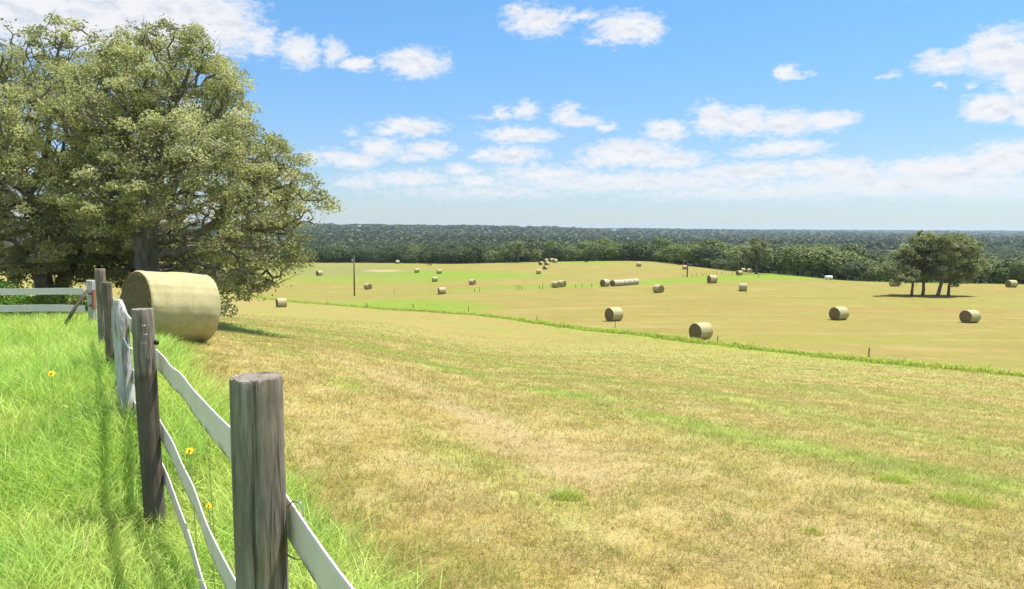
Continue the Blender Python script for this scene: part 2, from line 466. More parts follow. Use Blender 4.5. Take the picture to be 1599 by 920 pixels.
def dup(root, loc, rot=(0, 0, 0), scale=None, label=None):
    r = root.copy(); scene.collection.objects.link(r)
    r.location = loc; r.rotation_euler = rot
    if scale is not None: r.scale = scale
    if label: r['label'] = label
    for ch in root.children:
        c = ch.copy(); scene.collection.objects.link(c); c.parent = r
        for g in ch.children:
            e = g.copy(); scene.collection.objects.link(e); e.parent = c
    return r

# ------------------------------------------------------------------ materials
def mat_new(name):
    m = bpy.data.materials.new(name); m.use_nodes = True
    m.node_tree.nodes.clear()
    return m, NT(m.node_tree)
def finish(m, N, col, rough=0.8, normal=None, transl=0.0, spec=0.3, tcol=None):
    out = N.node('ShaderNodeOutputMaterial')
    p = N.node('ShaderNodeBsdfPrincipled')
    if isinstance(col, tuple) and len(col) == 3: col = (*col, 1)
    N.put(p.inputs['Base Color'], col); N.put(p.inputs['Roughness'], rough)
    p.inputs['Specular IOR Level'].default_value = spec
    if normal is not None: N.put(p.inputs['Normal'], normal)
    if transl > 0:
        t = N.node('ShaderNodeBsdfTranslucent'); N.put(t.inputs[0], tcol if tcol is not None else col)
        mx = N.node('ShaderNodeMixShader'); mx.inputs[0].default_value = transl
        N.l.new(p.outputs[0], mx.inputs[1]); N.l.new(t.outputs[0], mx.inputs[2]); N.l.new(mx.outputs[0], out.inputs[0])
    else: N.l.new(p.outputs[0], out.inputs[0])
    return m
def attr(N, name='Col'):
    nd = N.node('ShaderNodeAttribute'); nd.attribute_name = name
    return nd.outputs['Color']
def objc(N): return N.node('ShaderNodeTexCoord').outputs['Object']

def m_ground():
    m, N = mat_new('ground_cover')
    pos = N.node('ShaderNodeNewGeometry').outputs['Position']
    c = attr(N)
    n1 = N.noise(pos, 9.0, 5, 0.7); n2 = N.noise(pos, 1.3, 4, 0.6); n3 = N.noise(pos, 0.25, 4, 0.6)
    c = N.mix(1.0, c, N.mix(n1, (0.72, 0.70, 0.68), (1.30, 1.30, 1.28)), 'MULTIPLY')
    c = N.mix(1.0, c, N.mix(n2, (0.80, 0.82, 0.80), (1.2, 1.18, 1.2)), 'MULTIPLY')
    c = N.mix(1.0, c, N.mix(n3, (0.86, 0.9, 0.86), (1.14, 1.10, 1.14)), 'MULTIPLY')
    return finish(m, N, c, 0.95, N.bump(N.noise(pos, 14, 5, 0.7), 0.6, 0.05), spec=0.1)
def m_blade(name, transl=0.35, gloss=0.55, boost=(1, 1, 1)):
    m, N = mat_new(name)
    c = attr(N)
    return finish(m, N, c, gloss, None, transl, 0.25, N.mix(1.0, c, boost, 'MULTIPLY'))
def m_leaf(name, transl=0.3, var=0.25):
    m, N = mat_new(name)
    c = attr(N)
    oi = N.node('ShaderNodeObjectInfo').outputs['Random']
    c = N.mix(1.0, c, N.mix(oi, (1 - var, 1 - var, 1 - var), (1 + var, 1 + var * .8, 1 + var * .5)), 'MULTIPLY')
    return finish(m, N, c, 0.6, None, transl, 0.25, N.mix(1.0, c, (1.1, 1.15, 0.7), 'MULTIPLY'))
def m_bark(name, c1, c2, scale=6.0, zs=0.25, bump=0.5):
    m, N = mat_new(name)
    o = objc(N)
    v = N.mapping(o, (1, 1, zs))
    n = N.noise(v, scale, 6, 0.7); n2 = N.noise(o, scale * 0.4, 3)
    c = N.mix(N.mapr(n, 0.3, 0.7), c1, c2)
    c = N.mix(N.mapr(n2, 0.4, 0.75, 0, 0.5), c, tuple(0.6 * q for q in c1))
    return finish(m, N, c, 0.9, N.bump(n, bump, 0.04), spec=0.15)
def m_post(name, dark, light, band=None, white=0.0):
    """weathered round post: vertical grain, checks, stains"""
    m, N = mat_new(name)
    o = objc(N)
    v = N.mapping(o, (1, 1, 0.09))
    g1 = N.noise(v, 48, 7, 0.72, 0.6); g2 = N.noise(N.mapping(o, (1, 1, 0.03)), 16, 4, 0.6, 0.4)
    st = N.noise(N.mapping(o, (1, 1, 0.35)), 5.5, 4, 0.6)
    c = N.mix(N.mapr(g1, 0.30, 0.72), dark, light)
    c = N.mix(N.mapr(st, 0.42, 0.72, 0, 0.75), c, tuple(q * f for q, f in zip(dark, (0.75, 0.68, 0.6))))
    crack = N.mapr(g2, 0.60, 0.66, 0, 1)
    c = N.mix(N.math('MULTIPLY', crack, 0.75), c, tuple(q * 0.28 for q in dark))
    h = N.math('SUBTRACT', N.math('MULTIPLY', g1, 0.6), N.math('MULTIPLY', crack, 0.9))
    if band is not None:
        s = N.node('ShaderNodeSeparateXYZ'); N.put(s.inputs[0], o)
        zz = N.math('ADD', s.outputs[2], N.math('MULTIPLY', N.noise(o, 3, 2), 0.08))
        c = N.mix(N.mapr(zz, band - 0.01, band + 0.03, 0.75, 0), c, (0.085, 0.066, 0.05))
    return finish(m, N, c, 0.85, N.bump(h, 0.9, 0.012), spec=0.2)

M_GROUND = m_ground()
M_GRASS = m_blade('green_grass', 0.48, 0.45, (1.15, 1.15, 0.75))
M_STRAW = m_blade('stubble_grass', 0.58, 0.7)
M_OAK = m_leaf('oak_leaves', 0.42, 0.0)
M_LEAF = m_leaf('tree_leaves', 0.22, 0.18)
M_WOODLAND = m_leaf('woodland_leaves', 0.2, 0.0)
M_BARK = m_bark('oak_bark', (0.10, 0.08, 0.065), (0.30, 0.27, 0.235))
M_BARKD = m_bark('tree_bark', (0.05, 0.042, 0.034), (0.13, 0.11, 0.09))
M_POST1 = m_post('post_grey_brown', (0.135, 0.112, 0.090), (0.385, 0.335, 0.28))
M_POST2 = m_post('post_two_tone', (0.145, 0.122, 0.100), (0.40, 0.35, 0.30), band=0.93)
M_POSTW = m_post('post_bleached', (0.36, 0.35, 0.34), (0.74, 0.73, 0.71))
M_POSTB = m_post('post_brown', (0.12, 0.092, 0.066), (0.26, 0.215, 0.17))
M_POLE = m_bark('pole_wood', (0.085, 0.07, 0.055), (0.16, 0.135, 0.11), 4, 0.1)
def m_rail():
    m, N = mat_new('white_flex_rail')
    o = N.node('ShaderNodeNewGeometry').outputs['Position']
    c = attr(N)
    n = N.noise(o, 6, 5, 0.65); n2 = N.noise(o, 40, 4, 0.6)
    c = N.mix(N.mapr(n, 0.45, 0.75, 0, 0.35), c, (0.52, 0.49, 0.42))
    c = N.mix(N.mapr(n2, 0.55, 0.75, 0, 0.18), c, (0.36, 0.37, 0.30))
    return finish(m, N, c, 0.5, N.bump(n2, 0.12, 0.004), 0.0, 0.3)
M_RAIL = m_rail()
def simple(name, col, rough=0.6, metal=0.0, n=0.15):
    m, N = mat_new(name)
    o = objc(N)
    c = N.mix(N.noise(o, 14, 4), tuple(q * (1 - n) for q in col), tuple(min(1, q * (1 + n)) for q in col))
    finish(m, N, c, rough)
    m.node_tree.nodes['Principled BSDF'].inputs['Metallic'].default_value = metal
    return m
M_BLACK = simple('black_plastic', (0.012, 0.012, 0.013), 0.45)
M_WIRE = simple('galvanised_wire', (0.34, 0.34, 0.33), 0.45, 0.8)
M_RUST = simple('rusty_metal', (0.30, 0.115, 0.075), 0.8, 0.0, 0.35)
M_WHITE = simple('white_paint', (0.74, 0.74, 0.72), 0.5)
M_ROOF = simple('grey_roof', (0.30, 0.31, 0.33), 0.6)
M_PETAL = simple('yellow_petals', (0.86, 0.55, 0.02), 0.6)
M_DISC = simple('flower_disc', (0.42, 0.17, 0.02), 0.8)
M_STEM = simple('flower_stem', (0.26, 0.36, 0.08), 0.7)
def m_wrap(mul=None):
    m, N = mat_new('bale_net_wrap' if mul is None else 'weathered_net_wrap')
    o = objc(N)
    sx = N.node('ShaderNodeSeparateXYZ'); N.put(sx.inputs[0], o)
    band = N.noise(N.mapping(o, (1, 0.06, 0.06)), 11, 4, 0.6)
    thr = N.noise(N.mapping(o, (1, 0.05, 0.05)), 60, 3, 0.6)
    bl = N.noise(o, 3.2, 5, 0.65); fi = N.noise(N.mapping(o, (0.35, 1, 1)), 55, 4, 0.7)
    c = N.mix(N.mapr(band, 0.3, 0.7), (0.43, 0.385, 0.195), (0.475, 0.43, 0.235))
    c = N.mix(N.mapr(bl, 0.4, 0.72, 0, 0.55), c, (0.29, 0.265, 0.10))
    c = N.mix(N.mapr(fi, 0.35, 0.7, 0, 0.35), c, (0.25, 0.21, 0.095))
    c = N.mix(N.mapr(thr, 0.56, 0.62, 0, 0.35), c, (0.52, 0.50, 0.37))
    if mul is not None: c = N.mix(1.0, c, mul, 'MULTIPLY')
    h = N.math('ADD', N.math('MULTIPLY', fi, 0.6), N.math('MULTIPLY', thr, 0.4))
    return finish(m, N, c, 0.75, N.bump(h, 0.5, 0.02), spec=0.25)
def m_face():
    m, N = mat_new('bale_end_hay')
    o = objc(N)
    s = N.node('ShaderNodeSeparateXYZ'); N.put(s.inputs[0], o)
    rr = N.math('SQRT', N.math('ADD', N.math('POWER', s.outputs[1], 2.0), N.math('POWER', s.outputs[2], 2.0)))
    ang_ = N.math('ARCTAN2', s.outputs[1], s.outputs[2])
    cb = N.node('ShaderNodeCombineXYZ'); N.put(cb.inputs[0], N.math('MULTIPLY', rr, 9.0)); N.put(cb.inputs[1], N.math('MULTIPLY', ang_, 0.7))
    sp = N.noise(cb.outputs[0], 3.0, 5, 0.7, 0.4)
    f = N.noise(o, 30, 5, 0.75)
    c = N.mix(N.mapr(sp, 0.3, 0.7), (0.12, 0.085, 0.042), (0.25, 0.185, 0.095))
    c = N.mix(N.mapr(f, 0.35, 0.7, 0, 0.5), c, (0.29, 0.225, 0.125))
    h = N.math('ADD', N.math('MULTIPLY', sp, 0.7), N.math('MULTIPLY', f, 0.5))
    return finish(m, N, c, 0.95, N.bump(h, 0.9, 0.04), spec=0.1)
M_WRAP, M_FACE = m_wrap(), m_face()

# ------------------------------------------------------------------ ground sheet
azs = np.concatenate([np.arange(-180, -48, 4.0), np.arange(-48, 48, 0.2), np.arange(48, 180, 4.0)])
azs = np.radians(azs)
rr_ = [0.0, 0.3]
while rr_[-1] < 14000: rr_.append(rr_[-1] * (1.014 if rr_[-1] < 420 else 1.03) + 0.002)
rr_ = np.array(rr_[1:])
AZ, RRR = np.meshgrid(azs, rr_)
GX, GY = (RRR * np.sin(AZ)).ravel(), (RRR * np.cos(AZ)).ravel()
GZ = ground_z(GX, GY)
na, nr = len(azs), len(rr_)
i = np.arange(na); j = (i + 1) % na
GQ = np.concatenate([np.stack([k * na + j, k * na + i, (k + 1) * na + i, (k + 1) * na + j], 1) for k in range(nr - 1)])
GV = np.concatenate([np.stack([GX, GY, GZ], 1), [[0, 0, gz(0, 0.01)]]])
GTri = np.stack([i, j, np.full(na, len(GV) - 1)], 1)[:, [1, 0, 2]]
GC = cover(GX, GY)[0]
GC = np.concatenate([GC, GC[:1]])
ground = build('ground', GV, [GQ, GTri[:, ::-1]], M_GROUND, None, GC, True)
tag(ground, 'rolling hay field ground sloping down to a wooded plain', 'ground', kind='structure')

# ------------------------------------------------------------------ grass as blades
def blades(P, h, w, lean, col, seg=3, tipfade=1.15, curl=1.0):
    """curved tapering blades: P (n,3) base points; returns V, F(list), C"""
    n = len(P)
    az = rng.random(n) * 2 * math.pi
    dirv = np.stack([np.cos(az), np.sin(az), np.zeros(n)], 1)
    fa = rng.random(n) * 2 * math.pi
    side = np.stack([np.cos(fa), np.sin(fa), np.zeros(n)], 1)
    rows = []
    for k in range(seg):
        t = k / seg
        off = dirv * (lean * t ** (1 + curl) * h)[:, None]
        zz = h * (t - 0.35 * lean * t ** 2)
        c = P + off; c[:, 2] += zz
        ww = w * (1 - 0.55 * t) * 0.5
        rows += [c - side * ww[:, None], c + side * ww[:, None]]
    tip = P + dirv * (lean * h)[:, None]; tip[:, 2] += h * (1 - 0.35 * lean)
    rows.append(tip)
    V = np.stack(rows, 1).reshape(-1, 3)
    m = 2 * seg + 1
    b = np.arange(n)[:, None] * m
    Q = np.concatenate([b + np.array([[2 * k, 2 * k + 1, 2 * k + 3, 2 * k + 2]]) for k in range(seg - 1)]) if seg > 1 else np.zeros((0, 4), int)
    T = b + np.array([[2 * seg - 2, 2 * seg - 1, 2 * seg]])
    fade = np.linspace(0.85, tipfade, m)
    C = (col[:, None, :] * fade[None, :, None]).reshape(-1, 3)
    return V, [Q, T], C
def on_ground(x, y): return np.stack([x, y, ground_z(x, y)], 1)
def scatter(n, dlo, dhi, plo, phi, power=1.0):
    """random points in a wedge of the view: depth dlo..dhi"""
    u = rng.random(n)
    D = (dlo ** (1 + power) + u * (dhi ** (1 + power) - dlo ** (1 + power))) ** (1 / (1 + power))
    t = (plo + rng.random(n) * (phi - plo) - 799.5) / FPX
    return D * t, D

# tall green grass either side of the near fence
x, y = scatter(560000, 2.0, 19.0, -480, 800, 0.55)
d, a = fence_da(x, y)
edge = 1.05 + (fbm(a / 0.8, d / 3, 28) - 0.5) * 0.9
dens = fbm(x / 0.5, y / 0.5, 51, 3)
ok = (d < edge + 0.25 * rng.standard_normal(len(x)) * 0.6) & (a < 18.2) & (d > -9) & (rng.random(len(x)) < 0.35 + 1.1 * dens)
ok &= ~((y > 15.95 + 0.6 * rng.random(len(x))) & (d < -1.0))
x, y, d, a, dens = x[ok], y[ok], d[ok], a[ok], dens[ok]
n = len(x)
big = fbm(x / 1.4, y / 1.4, 52, 3)
h = (0.20 + 0.30 * rng.random(n) ** 1.3) * (0.65 + 0.75 * big) * (1 - 0.35 * sstep(0.6, 1.5, d)) * (1 - 0.35 * np.exp(-((d - 0.1) / 0.6) ** 2) * (1 - sstep(3.5, 5.0, a))) * (1 + 0.35 * sstep(4.5, 6.5, a) * (1 - sstep(11, 14, a)))
w = (0.0062 + 0.0062 * rng.random(n) ** 1.5) * (1 + 0.06 * np.maximum(y - 5, 0))
lean = 0.25 + 0.85 * rng.random(n)
yel = sstep(0.45, 0.75, fbm(x / 0.9, y / 0.9, 53, 3))
col = lerp(np.broadcast_to(np.array([0.38, 0.54, 0.125]), (n, 3)), np.array([0.53, 0.60, 0.19]), yel * 0.7)
col = lerp(col, np.array([0.24, 0.41, 0.085]), sstep(0.52, 0.72, fbm(x / 0.6, y / 1.2, 54, 3)) * 0.7)
col = lerp(col, np.array([0.56, 0.48, 0.23]), (rng.random(n) < 0.07) * 0.8)
col = col * (0.62 + 0.7 * rng.random(n))[:, None]
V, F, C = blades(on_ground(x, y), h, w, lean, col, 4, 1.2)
tag(build('tall_grass', V, F, M_GRASS, None, C), 'tall bright green grass along both sides of the near post fence', 'grass', kind='stuff')
NTALL = n

# stubble and regrowth on the mown slope
parts = []
for (cnt, lo, hi, hs) in ((860000, 2.7, 60.0, 1.0),):
    x, y = scatter(cnt, lo, hi, 100, 2160, -0.6)
    d, a = fence_da(x, y)
    edge = 1.05 + (fbm(a / 0.8, d / 3, 28) - 0.5) * 0.9
    vd, side = poly_dist(x, y, VERGE)
    ok = ((d > edge - 0.3) | (a > 17.5)) & ~((side > 0) & (vd > 0) & (y > 5))
    x, y = x[ok], y[ok]
    col, g, b, lush, d, a = cover(x, y)
    keep = rng.random(len(x)) < (1 - 0.9 * sstep(24, 56, y)) * (1 - 0.6 * b) * (0.15 + 1.9 * fbm(x / 0.28, y / 0.28, 61, 3) ** 1.5)
    x, y, col, g, b, d = x[keep], y[keep], col[keep], g[keep], b[keep], d[keep]
    n = len(x)
    nearf = 1 - sstep(1.1, 2.6, d)
    h = (0.035 + 0.075 * rng.random(n) ** 1.6 + 0.04 * g * rng.random(n) + 0.10 * nearf * rng.random(n)) * hs * (1 + 0.012 * y) * (0.45 + 1.1 * fbm(x / 0.5, y / 0.5, 62, 3))
    w = (0.0035 + 0.003 * rng.random(n)) * (1 + 0.10 * np.maximum(y - 5, 0))
    isg = rng.random(n) < 0.28 + 0.62 * g + 0.5 * nearf
    straw = lerp(lerp(np.broadcast_to(DRY * 1.1, (n, 3)), np.array([0.58, 0.49, 0.24]), rng.random(n)), RUST * 1.1, (rng.random(n) < 0.12) * 0.7)
    gr = lerp(np.broadcast_to(np.array([0.27, 0.38, 0.065]), (n, 3)), np.array([0.44, 0.45, 0.12]), rng.random(n))
    cc = np.where(isg[:, None], gr, straw)
    cc = lerp(cc, col * 1.05, 0.35)
    hue = fbm(x / 0.22, y / 0.22, 63, 3); hue2 = fbm(x / 0.8, y / 0.8, 64, 3)
    cc = lerp(cc, np.array([0.37, 0.39, 0.11]), sstep(0.46, 0.70, hue) * 0.65); cc = lerp(cc, np.array([0.42, 0.30, 0.14]), sstep(0.55, 0.75, hue2) * 0.4); cc = lerp(cc, np.array([0.66, 0.56, 0.33]), sstep(0.58, 0.75, 1 - hue) * 0.35)
    cc = cc * (0.86 + 0.4 * rng.random(n))[:, None]
    lean = 0.5 + 1.2 * rng.random(n)
    lying = rng.random(n) < 0.4
    lean = np.where(lying & ~isg, 2.2, lean); h = np.where(lying & ~isg, h * 0.8, h)
    P = on_ground(x, y); P[:, 2] -= 0.004
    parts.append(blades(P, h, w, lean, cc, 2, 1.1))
off = 0; VV = []; QQ = []; TT = []; CC = []
for V, F, C in parts:
    VV.append(V); QQ.append(F[0] + off); TT.append(F[1] + off); CC.append(C); off += len(V)
tag(build('stubble_grass', np.concatenate(VV), [np.concatenate(QQ), np.concatenate(TT)], M_STRAW, None, np.concatenate(CC)),
    'short dry stubble and green regrowth over the mown slope', 'stubble', kind='stuff')

# tall green verge across the field
t = rng.random(26000)
seg_len = np.hypot(*np.diff(VERGE, axis=0).T); cum = np.concatenate([[0], np.cumsum(seg_len)])
sx = t * cum[-1]
cx_ = np.interp(sx, cum, VERGE[:, 0]); cy_ = np.interp(sx, cum, VERGE[:, 1])
wob = rng.standard_normal(len(t)) * 0.5
tx = np.interp(sx, cum[:-1], np.diff(VERGE[:, 0]) / seg_len); ty = np.interp(sx, cum[:-1], np.diff(VERGE[:, 1]) / seg_len)
x, y = cx_ - ty * wob, cy_ + tx * wob
n = len(x)
h = (0.25 + 0.3 * rng.random(n)) * (0.6 + 0.8 * fbm(sx / 2.2, sx * 0, 71)) * np.exp(-(wob / 0.8) ** 2)
w = 0.03 + 0.0011 * y * (0.6 + 0.8 * rng.random(n))
col = lerp(np.broadcast_to(np.array([0.34, 0.44, 0.085]), (n, 3)), np.array([0.55, 0.57, 0.17]), rng.random(n) * 0.8)
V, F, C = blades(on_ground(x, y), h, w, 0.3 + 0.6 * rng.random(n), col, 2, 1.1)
tag(build('verge_grass', V, F, M_GRASS, None, C), 'strip of taller green grass running diagonally across the hay field', 'grass', kind='stuff')

# weeds to the right of the near bale
q = hit(392, 518)
x = q[0] + rng.standard_normal(1300) * 0.8; y = q[1] + rng.standard_normal(1300) * 0.7
n = len(x)
col = lerp(np.broadcast_to(np.array([0.36, 0.50, 0.15]), (n, 3)), np.array([0.50, 0.58, 0.22]), rng.random(n))
V, F, C = blades(on_ground(x, y), 0.08 + 0.14 * rng.random(n), 0.012 + 0.012 * rng.random(n), 0.5 + 0.7 * rng.random(n), col, 3)
tag(build('weed_patch', V, F, M_GRASS, None, C), 'low fresh green weeds in the stubble right of the big near bale', 'weeds', kind='stuff')

# tufts standing out of the stubble
def tuft(px, py, rad, n, hh, label, dark=False):
    q = hit(px, py)
    th = rng.random(n) * 2 * math.pi; rad_ = rad * np.sqrt(rng.random(n))
    x = np.cos(th) * rad_; y = np.sin(th) * rad_ * 0.8
    P = on_ground(q[0] + x, q[1] + y); P = P - np.array([q[0], q[1], q[2]])
    base = np.array([0.33, 0.46, 0.09]) if not dark else np.array([0.40, 0.42, 0.13])
    col = lerp(np.broadcast_to(base, (n, 3)), np.array([0.50, 0.52, 0.15]), rng.random(n))
    V, F, C = blades(P, hh * (0.5 + 0.7 * rng.random(n)) * (1.15 - 0.6 * rad_ / rad), 0.004 + 0.003 * rng.random(n), 0.3 + 0.7 * rng.random(n), col, 3)
    o = build('grass_tuft', V, F, M_GRASS, None, C); o.location = q
    tag(o, label, 'grass tuft', 'grass tufts in the stubble')
tuft(886, 778, 0.17, 420, 0.13, 'bright green grass tuft alone in the dry stubble at centre')
tuft(1268, 832, 0.12, 200, 0.08, 'small yellowish green tuft beside the bare soil patch', True)
tuft(1395, 752, 0.22, 420, 0.13, 'dark green grass tuft on the left end of the green band')
tuft(1500, 785, 0.30, 650, 0.15, 'widest grass tuft, green, towards the right edge of the stubble')

# ------------------------------------------------------------------ near fence of round posts and flexible white rails
def round_post(name, px, D, ztop, rad, mat, parent, lean=(0, 0), taper=0.0, wob=0.012, seed=0, label=None, chamfer=0.008, n=40, sink=0.25):
    r = np.random.default_rng(seed)
    x0 = D * (px - 799.5) / FPX
    zb = gz(x0, D) - sink
    H = ztop - zb
    ks = np.concatenate([np.linspace(0, 1, 36), [1.0]])
    th = np.arange(n) * 2 * math.pi / n
    lob = sum(r.standard_normal() / (k + 1) * np.cos(k * th + r.random() * 6.28) for k in range(2, 7)) * 0.009
    grooves = np.zeros(n)
    for _ in range(5): grooves[r.integers(n)] -= 0.02 + 0.03 * r.random()
    V = []
    for k, f in enumerate(ks):
        rd = rad * (1 - taper * f) * (1 + lob + grooves * sstep(0.15, 0.7, f) + wob * r.standard_normal(n) * 0.35 + 0.012 * np.sin(f * 9 + seed))
        if wob > 0.04: rd = rd * (1 + 0.07 * (fbm(th * 1.1 + 3, np.full(n, f * 6.0), seed, 3) - 0.5) * 1.6) * (1 - 0.45 * max(0, f - 0.93) / 0.07)
        z = zb + H * f
        if k == len(ks) - 1: rd = rd * 0.965; z += chamfer * 0.6
        elif k == len(ks) - 2: z -= chamfer * 0.4
        cx = lean[0] * (1 - f) + 0.004 * math.sin(f * 5 + seed); cyy = lean[1] * (1 - f)
        V.append(np.stack([x0 + cx + np.cos(th) * rd, D + cyy + np.sin(th) * rd, np.full(n, z) + (0.002 * r.standard_normal(n) if f == 1.0 else 0)], 1))
    m = len(V)
    i = np.arange(n); j = (i + 1) % n
    Q = np.concatenate([np.stack([k * n + i, k * n + j, (k + 1) * n + j, (k + 1) * n + i], 1) for k in range(m - 1)])
    VV = np.concatenate(V + [[[x0, D, ztop + chamfer]]])
    T = np.stack([(m - 1) * n + i, (m - 1) * n + j, np.full(n, m * n)], 1)
    VV = VV - np.array([x0, D, 0])
    o = build(name, VV, [Q, T], mat, parent, None, True)
    try:
        # keep the cut top crisp
        o.data.set_sharp_from_angle(angle=R(50))
    except Exception: pass
    o.location = (x0, D, 0)
    if label: o['label'] = label
    return o, np.array([x0, D])
fence = empty('rail_fence', (0, 0, 0), 'fence of weathered round posts and wavy white flexible rails along the tall grass', 'fence')
p1, P1 = round_post('post', 395.5, 2.55, 1.527, 0.0885, M_POST1, fence, (0.02, 0), -0.01, seed=1, label='thick grey-brown nearest post with sawn top')
p2, P2 = round_post('post', 218.5, 5.8, 1.405, 0.080, M_POST2, fence, (0.05, 0), -0.02, seed=2, label='second post, grey at the top and dark brown below')
p3, P3 = round_post('post', 181, 8.1, 1.25, 0.092, M_POSTW, fence, (0.10, 0), 0.12, wob=0.06, seed=3, label='bleached white crooked post')
p4, P4 = round_post('post', 165, 10.2, 1.287, 0.060, M_POSTB, fence, (0.02, 0), 0.0, seed=4, label='thin brown post')
p5, P5 = round_post('post', 155, 12.0, 1.375, 0.078, M_POST1, fence, (0.02, 0), 0.0, seed=5, label='tall grey post near the white corner post')
p0, P0 = round_post('post', 396, 0.0, 1.5, 0.088, M_POST1, fence, seed=6) if False else (None, None)

# rails run on the field side of the posts
def rail(pts, height, a0, a1, seed, amp=1.0):
    r = np.random.default_rng(seed)
    L = a1 - a0; m = int(L / 0.03)
    aa = np.linspace(a0, a1, m)
    ph = r.random(8) * 6.28
    pa, pz = np.array(pts).T
    zt = hermite(pa, pz, aa)
    wz = amp * (0.010 * np.sin(aa * 2.9 + ph[0]) + 0.0045 * np.sin(aa * 6.3 + ph[1]) * sstep(0.5, 2.5, aa))
    wd = amp * (0.008 * np.sin(aa * 2.3 + ph[3]) + 0.003 * np.sin(aa * 5.3 + ph[4]) * sstep(0.5, 2.5, aa))
    tilt = 0.07 * np.sin(aa * 1.9 + ph[5])
    zc = zt + wz - height / 2
    off = 0.106 + wd
    cx = FP[0] + FU[0] * aa + FN[0] * off; cyy = FP[1] + FU[1] * aa + FN[1] * off
    nv = 9
    th = 0.0035
    V = []; C = []
    for s_ in (-1, 1):
        for k in range(nv):
            f = k / (nv - 1) - 0.5
            lat = np.tan(tilt) * f * height * 0.5 + s_ * th
            V.append(np.stack([cx + FN[0] * lat, cyy + FN[1] * lat, zc + f * height], 1))
            dirt = sstep(0.50, 0.66, fbm(aa * 16, aa * 0 + k * 1.3, seed + 90, 3)) * (0.95 if k == 0 else (0.45 if k == 1 else 0.03))
            c = lerp(np.broadcast_to(np.array([0.86, 0.72, 0.68]), (m, 3)), np.array([0.06, 0.06, 0.04]), dirt)
            C.append(c)
    V = np.stack(V, 1).reshape(-1, 3); C = np.stack(C, 1).reshape(-1, 3)
    n2 = 2 * nv
    loop = list(range(nv)) + list(range(2 * nv - 1, nv - 1, -1))
    Q = []
    b = np.arange(m - 1) * n2
    for u, v in zip(loop, loop[1:] + loop[:1]):
        Q.append(np.stack([b + u, b + v, b + n2 + v, b + n2 + u], 1))
    Q = np.concatenate(Q)
    return build('rail', V, Q, M_RAIL, fence, C, True)
rail([(-2.6, 1.05), (-.72, 1.05), (.06, 1.066), (1.02, 1.09), (4.2, 1.04), (12, 1.04)], 0.160, -2.6, 11.2, 11)
rail([(-2.6, .36), (1.0, .35), (4.2, .47), (7, .47), (12, .46)], 0.150, -2.6, 11.2, 12)
rail([(-2.6, -.10), (1.9, -.07), (4.1, .13), (7, .14), (12, .12)], 0.135, -2.6, 11.2, 13)
def spt(a, off, z): return np.array([FP[0] + FU[0] * a + FN[0] * off, FP[1] + FU[1] * a + FN[1] * off, z])
mb = MB()    # wire loop that holds the top rail to the nearest post
A = [spt(-0.06, 0.085, 1.062), spt(-0.08, 0.10, 1.088), spt(-0.115, 0.118, 1.090), spt(-0.12, 0.122, 1.06), spt(-0.12, 0.124, 0.97), spt(-0.12, 0.118, 0.885), spt(-0.09, 0.10, 0.88), spt(-0.06, 0.08, 0.89)]
mb.tube(np.array(A) - np.array([P1[0], P1[1], 0]), 0.0028, 6)
o = mb.build('rail_tie', M_WIRE, p1, True)
for zz in (0.355, -0.08):
    mb = MB()
    mb.tube(np.array([spt(-0.09, 0.08, zz - 0.01), spt(-0.10, 0.118, zz + 0.012), spt(-0.1, 0.12, zz - 0.14), spt(-0.09, 0.08, zz - 0.13)]) - np.array([P1[0], P1[1], 0]), 0.0028, 6)
    mb.build('rail_tie', M_WIRE, p1, True)
# black insulator on a wire bracket beside the second post
mb = MB(); q = at(244, 535, 5.75) - np.array([P2[0], P2[1], 0])
mb.tube([q + (-0.013, 0, 0.008), q + (0, 0, 0), q + (0.016, 0, -0.008)], [0.016, 0.02, 0.014], 10)
ins = mb.build('insulator', M_BLACK, p2, True)
mb = MB(); mb.tube([np.array([0.05, 0.04, q[2] + 0.03]), q], 0.0016, 5); mb.build('bracket', M_WIRE, ins, True)
# bent staples and a splinter flap on the second post
for (dz, dx) in ((1.30, 0.035), (1.23, 0.045), (1.16, 0.03)):
    mb = MB(); mb.tube([(dx, -0.086, dz), (dx + 0.015, -0.098, dz - 0.015), (dx + 0.035, -0.080, dz - 0.006)], 0.003, 5)
    mb.build('staple', M_WIRE, p2, True)
# cord hanging on the bleached post
mb = MB()
q = np.array([0.0, 0.0, 0.0])
mb.tube([(0.03, -0.05, 1.24), (0.06, -0.07, 1.26), (0.10, -0.07, 1.15), (0.15, -0.05, 1.06), (0.22, -0.02, 1.0)], 0.009, 6); mb.build('rope', M_RAIL, p3, True); mb = MB()
mb.tube([(0.08, -0.06, 0.84), (0.13, -0.07, 0.74), (0.19, -0.03, 0.70)], 0.008, 6)
mb.build('rope', M_RAIL, p3, True)

